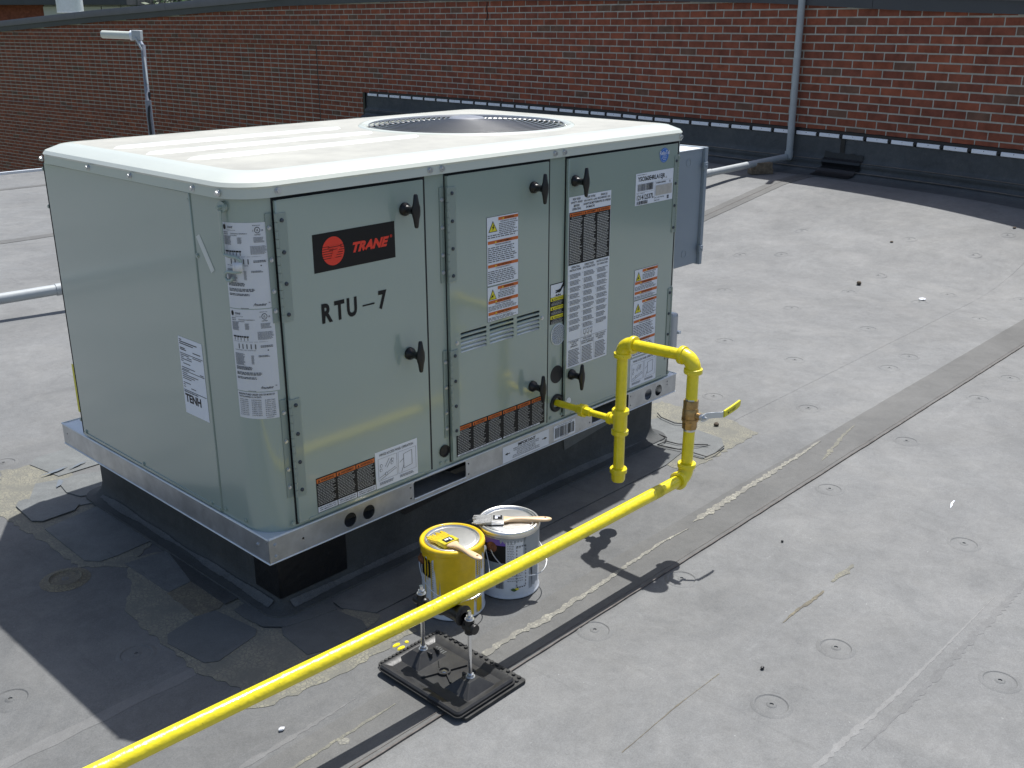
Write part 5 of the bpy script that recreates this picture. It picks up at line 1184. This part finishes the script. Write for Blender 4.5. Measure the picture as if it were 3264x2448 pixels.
# ------------------------------------------------------------------ paint cans and brushes
def can(cx_, cy_, label, kind):
    ZT, ZB, r = -.070, -.2775, .0855
    t = thing('paint_can', (cx_, cy_, ZB), label, 'paint can', 'paint cans beside the pipe')
    b = MB(); b.lathe([(.0001, .003), (r-.004, .003), (r-.002, 0), (r+.0022, .0005), (r+.0028, .003), (r+.0010, .006), (r, .010), (r, .188), (r+.001, .192)], (cx_, cy_, ZB), n=56)
    body_ = build('can_body', b, 'canw', t, angle=50)
    b = MB(); b.lathe([(r, .186), (r+.0030, .190), (r+.0042, .196), (r+.0036, .2020), (r+.0010, .2060), (r-.004, .2078), (r-.0065, .2065), (r-.008, .2025), (r-.0105, .2020)], (cx_, cy_, ZB), n=56); build('can_rim', b, 'cany' if kind == 'y' else 'tin', t, angle=60)
    b = MB(); b.lathe([(r-.0095, .2045), (r-.0105, .2062), (r-.0130, .2066), (r-.0150, .2040), (r-.0165, .2022), (r-.0185, .2040), (r-.024, .2046), (.030, .2050), (.0001, .2056)], (cx_, cy_, ZB), n=56); build('can_lid', b, 'tin', t, angle=60)
    def surf(ph, z, o):
        a = R(-133+ph); return Vector((cx_+(r+.0006+o)*math.cos(a), cy_+(r+.0006+o)*math.sin(a), ZB+z))
    return t, surf, r, ZT
def shell(t, surf, a0, a1, top, bot, m, lay, name, rag=0, seed=1, n=None):
    rn = random.Random(seed); b = MB(); n = n or max(4, int((a1-a0)/2)); rings = []; k = 0
    for i in range(n+1):
        a = a0+(a1-a0)*i/n; zt = top(a) if callable(top) else top; zb = bot(a) if callable(bot) else bot
        if rag: zb += rn.uniform(-rag, rag)
        rings.append([surf(a, zt, lay*.0004), surf(a, (zt+zb)/2, lay*.0004), surf(a, zb, lay*.0004)])
    b.rows(rings, False); return build(name, b, m, t)
tL, sL, rL, zL = can(.418, -.238, 'paint can smeared with yellow paint, standing behind the pipe support', 'y')
tR, sR, rR, zR = can(.602, -.274, 'white labelled paint can with grey drips, standing right of the yellow one', 'g')
dz_ = .205
shell(tL, sL, -180, 180, .190, lambda a: .172+.006*math.sin(a*.31), 'cany', 1, 'paint_coat')
rn = random.Random(5)
shell(tL, sL, -36, 44, .190, lambda a: .004 if 22 < a < 40 else .02+.03*abs(math.sin(a*.2)) if a > -24 else .10+.05*math.sin(a*.5), 'cany', 2, 'paint_coat', .006, 3, 60)
for a0, a1, zb in ((48, 52, .12), (56, 58, .09), (-60, -58, .06), (-52, -50.5, .11), (62, 65, .13), (-43, -41, .02), (80, 84, .1)):
    shell(tL, sL, a0, a1, .185, zb, 'cany', 2, 'paint_drip', 0, 1, 2)
shell(tL, sL, 46, 62, .050, .006, 'cany', 2, 'paint_drip', .012, 8)
shell(tL, sL, -72, -44, .172, .118, 'ink', 1, 'label_block'); shell(tL, sL, -61, -56, .165, .125, 'cany', 2, 'label_mark', .004, 2); shell(tL, sL, -52, -49, .160, .128, 'cany', 2, 'label_mark', .004, 4)
def fine_print(t, surf, blocks, m='greyink'):
    rn = random.Random(9); b = MB()
    for a0, a1, z1, z0, n in blocks:
        for i in range(n):
            z = z1-(z1-z0)*i/n; a = a0
            while a < a1-1:
                w_ = rn.uniform(2, 5); e = min(a+w_, a1); b.add([surf(a, z, .0012), surf(e, z, .0012), surf(e, z-.0013, .0012), surf(a, z-.0013, .0012)], [(0, 1, 2, 3)], smooth=False); a += w_+1
    build('fine_print', b, m, t, kind='stuff')
fine_print(tL, sL, [(-43, -37, .165, .03, 22), (46, 60, .17, .06, 18)])
for sA, tA, aE in ((sL, tL, -74), (sR, tR, -36)):
    for ae in (aE, aE+180):
        c = sA(ae, .158, 0); d = (sA(ae, .158, .01)-c).normalized(); b = MB(); b.lathe([(.016, -.001), (.0155, .002), (.009, .005), (.008, .009), (.0001, .010)], c, d, 20); build('ear', b, 'rust' if ae == aE else 'tin', tA)
    # bail handle hanging down round the front
    pts = []
    for i in range(33):
        u = i/32; a = aE+180*u; drop = .085*math.sin(math.pi*u)**.7; pts.append(sA(a, .158-drop, .008+.016*math.sin(math.pi*u)))
    b = MB(); b.tube(pts, .0014, 8); build('bail_handle', b, 'steel', tA)
# grey paint can marks
shell(tR, sR, -75, -9, .184, .166, 'purple', 1, 'label_band'); shell(tR, sR, -75, -9, .166, .112, 'ink', 1, 'label_block', 0); shell(tR, sR, -75, -9, .112, .066, 'boxgrey', 1, 'label_block')
shell(tR, sR, -8, 24, .176, .085, 'white', 1, 'label_panel'); fine_print(tR, sR, [(-6, 7, .172, .09, 16), (10, 21, .160, .10, 2), (-6, 24, .080, .05, 4), (-60, -30, .160, .13, 4)])
l = Lab(lambda u, v, o: sR(u, v, o), 11, .035, 30, .165, None, .0013)
for k in range(12): l.rect(0, k/12, .06, k/12+.05, 'ink', 1); l.rect(.94, k/12, 1, k/12+.05, 'ink', 1)
for k in range(4): l.rect(k/4+.02, 0, k/4+.18, .02, 'ink', 1); l.rect(k/4+.02, .98, k/4+.18, 1, 'ink', 1)
l.done('label_border', tR)
shell(tR, sR, 26, 66, .190, lambda a: .10+.035*math.sin(a*.25) if a < 44 else .03, 'greyp', 2, 'paint_drip', .004, 4); shell(tR, sR, 38, 46, .12, .022, 'greyp', 2, 'paint_drip', .002, 5); shell(tR, sR, 66, 120, .190, .12, 'greyp', 2, 'paint_drip', .01, 6)
shell(tR, sR, -20, 30, .190, lambda a: .178-.006*math.sin(a), 'greyp', 2, 'paint_drip', .003, 7)
l = Lab(lambda u, v, o: sR(u, v, o), -28, .030, -13, .058, None, .0013); barcode(l, 0, 0, 1, .9, 4); l.done('barcode', tR)
b = MB(); l = Lab(lambda u, v, o: sR(u, v, o), 0, .022, 16, .036, None, .0013); l.poly([(0, .4), (.3, .1), (.6, .3), (.8, .2), (.7, .7), (.4, .9), (.2, .7)], 'leaf2', 1); l.poly([(.5, .1), (1, .2), (.9, .6), (.6, .5)], 'yellow', 2); l.done('paint_smear', tR)
def brush(p_tip, p_end, z, label, bm, fer, wdt=.026):
    a = Vector((*p_tip, 0)); e = Vector((*p_end, 0)); d = (e-a).normalized(); n_ = Vector((-d.y, d.x, 0)); Lb = (e-a).length; k = Lb/.205
    t = thing('paint_brush', (a.x+d.x*.1, a.y+d.y*.1, z), label, 'paint brush', 'paint brushes on the can lids')
    f = lambda u, v, h: a+d*u+n_*v+Vector((0, 0, z+h))
    b = MB(); n = 20; rn = random.Random(6); 
    for j in range(n):
        v0 = -wdt+2*wdt*j/n; v1 = v0+2*wdt/n*.92; tip = rn.uniform(-.006, .008); sp = (v0+v1)/2*.25
        b.add([f(.05*k, v0, .0025), f(.05*k, v1, .0025), f(tip, v1+sp, .004), f(tip, v0+sp, .004), f(.05*k, v0, .011), f(.05*k, v1, .011), f(tip, v1+sp, .007+rn.uniform(-.001, .002)), f(tip, v0+sp, .007)], [(0, 1, 2, 3), (4, 5, 6, 7), (3, 2, 6, 7), (0, 3, 7, 4), (1, 2, 6, 5)], smooth=False)
    build('bristles', b, bm, t, kind='stuff')
    b = MB(); rings = [[f(u*k, -w_, h0), f(u*k, w_, h0), f(u*k, w_, h1), f(u*k, -w_, h1)] for u, w_, h0, h1 in ((.046, wdt+.0015, .001, .013), (.078, wdt+.0010, .001, .0135))]
    b.rows(rings, smooth=False); b.add(rings[0], [(0, 1, 2, 3)]); b.add(rings[1], [(0, 1, 2, 3)]); fe = build('ferrule', b, fer, t, bevel=.0012)
    l = Lab(lambda u, v, o: f(.050*k+.024*k*u, v, .0133+o), 0, -wdt*.6, 1, wdt*.6, 'ink', .0003); l.rect(.2, .15, .8, .3, 'white', 1); l.rect(.2, .4, .5, .8, 'white', 1); l.done('brand_print', fe)
    b = MB(); prof_ = [(.078, wdt*.80, .0045), (.086, wdt*.72, .0055), (.096, wdt*.45, .0062), (.108, .0085, .0068), (.125, .0072, .0068), (.145, .0090, .0065), (.170, .0120, .0062), (.190, .0118, .0055), (.200, .0080, .0045), (.205, .0025, .0025)]
    rings = []
    for u, w_, h in prof_: rings.append([f(u*k, w_*math.cos(q), .0072+h*math.sin(q)) for q in [2*math.pi*i/16 for i in range(16)]])
    b.rows(rings); b.add(rings[-1], [tuple(range(16))]); b.add(rings[0], [tuple(range(16))]); hd = build('brush_handle', b, 'handlew', t, angle=60)
    b = MB(); c = f(.188*k, 0, .0128); b.cyl(c-Vector((0, 0, .001)), c+Vector((0, 0, .0002)), .0030, n=12); build('hanging_hole', b, 'rust', hd)
M['bristY'] = mat('yellow soaked bristle', (.78, .56, .015), .5, var=.5, vs=300)
brush((.388, -.200), (.378, -.390), -.0715, 'brush with yellow soaked bristles lying on the yellow can', 'bristY', 'yellowo', .024)
brush((.524, -.216), (.674, -.372), -.0715, 'brush with grey bristles and pale wooden handle lying on the white labelled can', 'brist', 'tin', .022)

# ------------------------------------------------------------------ conduit, riser, block, mast, debris
con = thing('conduit', (6.0, 2.73, G(6, 2.73)), 'grey painted conduit lying across the roof behind the unit and climbing the brick wall', 'conduit')
RB = off(s_at_y(2.52), .065, .105)
cp = [RB+Vector((-.05, .01, -.002)), Vector((6.19, 2.72, .045)), Vector((4.6, 2.99, -.02)), Vector((3.0, 3.26, -.09)), Vector((1.06, 3.59, -.155)), Vector((.0, 3.77, -.18)), Vector((-3.5, 4.3, -.225))]
for a, c in zip(cp[:-1], cp[1:]):
    b = MB(); b.tube([a, c], .030, 20); build('conduit_length', b, 'conduit', con)
    b = MB(); d = (c-a).normalized(); b.cyl(c-d*.04, c+d*.04, .034, n=20); build('coupling', b, 'conduit', con)
b = MB(); b.tube([off(s_at_y(2.52), .060, .13), off(s_at_y(2.52)+.02, .045, 1.9)], .030, 20); build('riser', b, 'conduit', con)
b = MB(); b.ball(RB, .036, 20); b.cyl(RB, RB+Vector((0, 0, .05)), .036, n=20); build('corner_fitting', b, 'conduit', con)
def blk(x, y, label, parentless=True):
    t = thing('wood_block', (x, y, G(x, y)), label, 'wood block'); g = G(x, y)
    mt = Matrix.Translation((x, y, g)) @ Matrix.Rotation(R(-35), 4, 'Z')
    b = MB(); b.box(-.10, .10, -.05, .05, .002, .045, mtx=mt); build('lower_block', b, 'wood', t, bevel=.003)
    b = MB(); b.box(-.07, .09, -.048, .048, .0455, .10, mtx=mt); build('upper_block', b, 'wood', t, bevel=.003)
blk(6.85, 2.60, 'short weathered timber block under the conduit near the wall')
ms = thing('antenna_mast', (2.30, 4.742, -.28), 'thin grey mast with a white tube antenna pointing left, behind the unit', 'antenna')
b = MB(); b.tube([(2.26, 4.66, -.28), (2.262, 4.67, .75)], .021, 16); b.tube([(2.262, 4.67, .72), (2.375, 4.852, 1.13)] if False else [(2.262, 4.67, .74), (2.318, 4.77, .92), (2.365, 4.845, 1.10)], .016, 14); build('mast_pole', b, 'mast', ms)
A0 = Vector((2.183, 5.062, 1.172)); A1 = Vector((2.326, 4.911, 1.164)); dA = (A1-A0).normalized()
b = MB(); b.lathe([(.0001, 0), (.021, .001), (.026, .008), (.026, .20), (.0001, .201)], A0, dA, 24); build('antenna_tube', b, 'lidw', ms)
b = MB(); b.cyl(A0+dA*.200, A0+dA*.218, .033, n=12); build('antenna_flange', b, 'galvlt', ms)
b = MB(); c = A0+dA*.245; mt = Matrix.Translation(c) @ dA.to_track_quat('X', 'Z').to_matrix().to_4x4(); b.box(-.03, .03, -.03, .03, -.030, .035, mtx=mt); build('bracket', b, 'conduit', ms, bevel=.004)
b = MB(); b.tube([c+Vector((0, 0, -.02)), (2.365, 4.845, 1.08)], .018, 14); build('bracket_arm', b, 'galv', ms)
b = MB(); b.tube([A0+dA*.21+Vector((0, 0, .01)), A0+dA*.23+Vector((-.02, -.04, -.02)), (2.35, 4.82, 1.05), (2.31, 4.74, .93), (2.29, 4.70, .85)], .006, 8); build('cable', b, 'conduit', ms)
b = MB(); b.tube([(2.285, 4.68, .80), (2.240, 4.64, .65), (2.235, 4.63, .45), (2.25, 4.63, .1), (2.24, 4.64, -.25)], .009, 8); build('cable', b, 'black', ms)
def pebble(x, y, r, m, label, cat, name='pebble', seed=1, flat=.6):
    rn = random.Random(seed); b = MB(); g = G(x, y)+.001; rings = []
    for k in range(6):
        ph = math.pi*k/5; rings.append([Vector((x+(r*math.sin(ph)+1e-4)*math.cos(t)*rn.uniform(.8, 1.15), y+(r*math.sin(ph)+1e-4)*math.sin(t)*rn.uniform(.6, .9), g+r*flat*(1-math.cos(ph)))) for t in [2*math.pi*i/9 for i in range(9)]])
    b.rows(rings, smooth=False); build(name, b, m, label=label, category=cat)
pebble(4.62, .586, .019, 'bark', 'dark pebble lying far out on the pale roof beyond the unit', 'pebble')
pebble(4.564, .169, .024, 'white', 'crumpled white scrap on the roof, far right of the valve', 'litter', 'paper_scrap', 2, .22)
pebble(2.058, -.038, .013, 'bark', 'brown pebble just right of the valve handle near the curb', 'pebble', seed=3)
pebble(-.222, -.341, .0080, 'offwhite', 'small white stone near the bottom left under the pipe', 'pebble', seed=4, flat=.45)
pebble(-.151, -.478, .016, 'cream', 'cream flake beside the pipe shadow at the bottom edge', 'flake', 'flake', 5, .15)
pebble(.737, -1.019, .0062, 'black', 'tiny black pellet on the open roof right of the support', 'pebble', seed=6)
pebble(-.076, .085, .009, 'white', 'tiny white chip on the dark patch left of the curb corner', 'chip', 'chip', 7, .15)
pebble(1.366, -.721, .005, 'black', 'tiny black crumb right of the valve shadow', 'pebble', seed=8)
pebble(5.444, .761, .014, 'bark', 'small brown twig piece on the far roof', 'debris', 'twig_piece', 9, .3)
pebble(6.10, .2, .016, 'bark', 'small brown crumb near the wall shadow at the far right', 'debris', 'crumb', 10, .3)
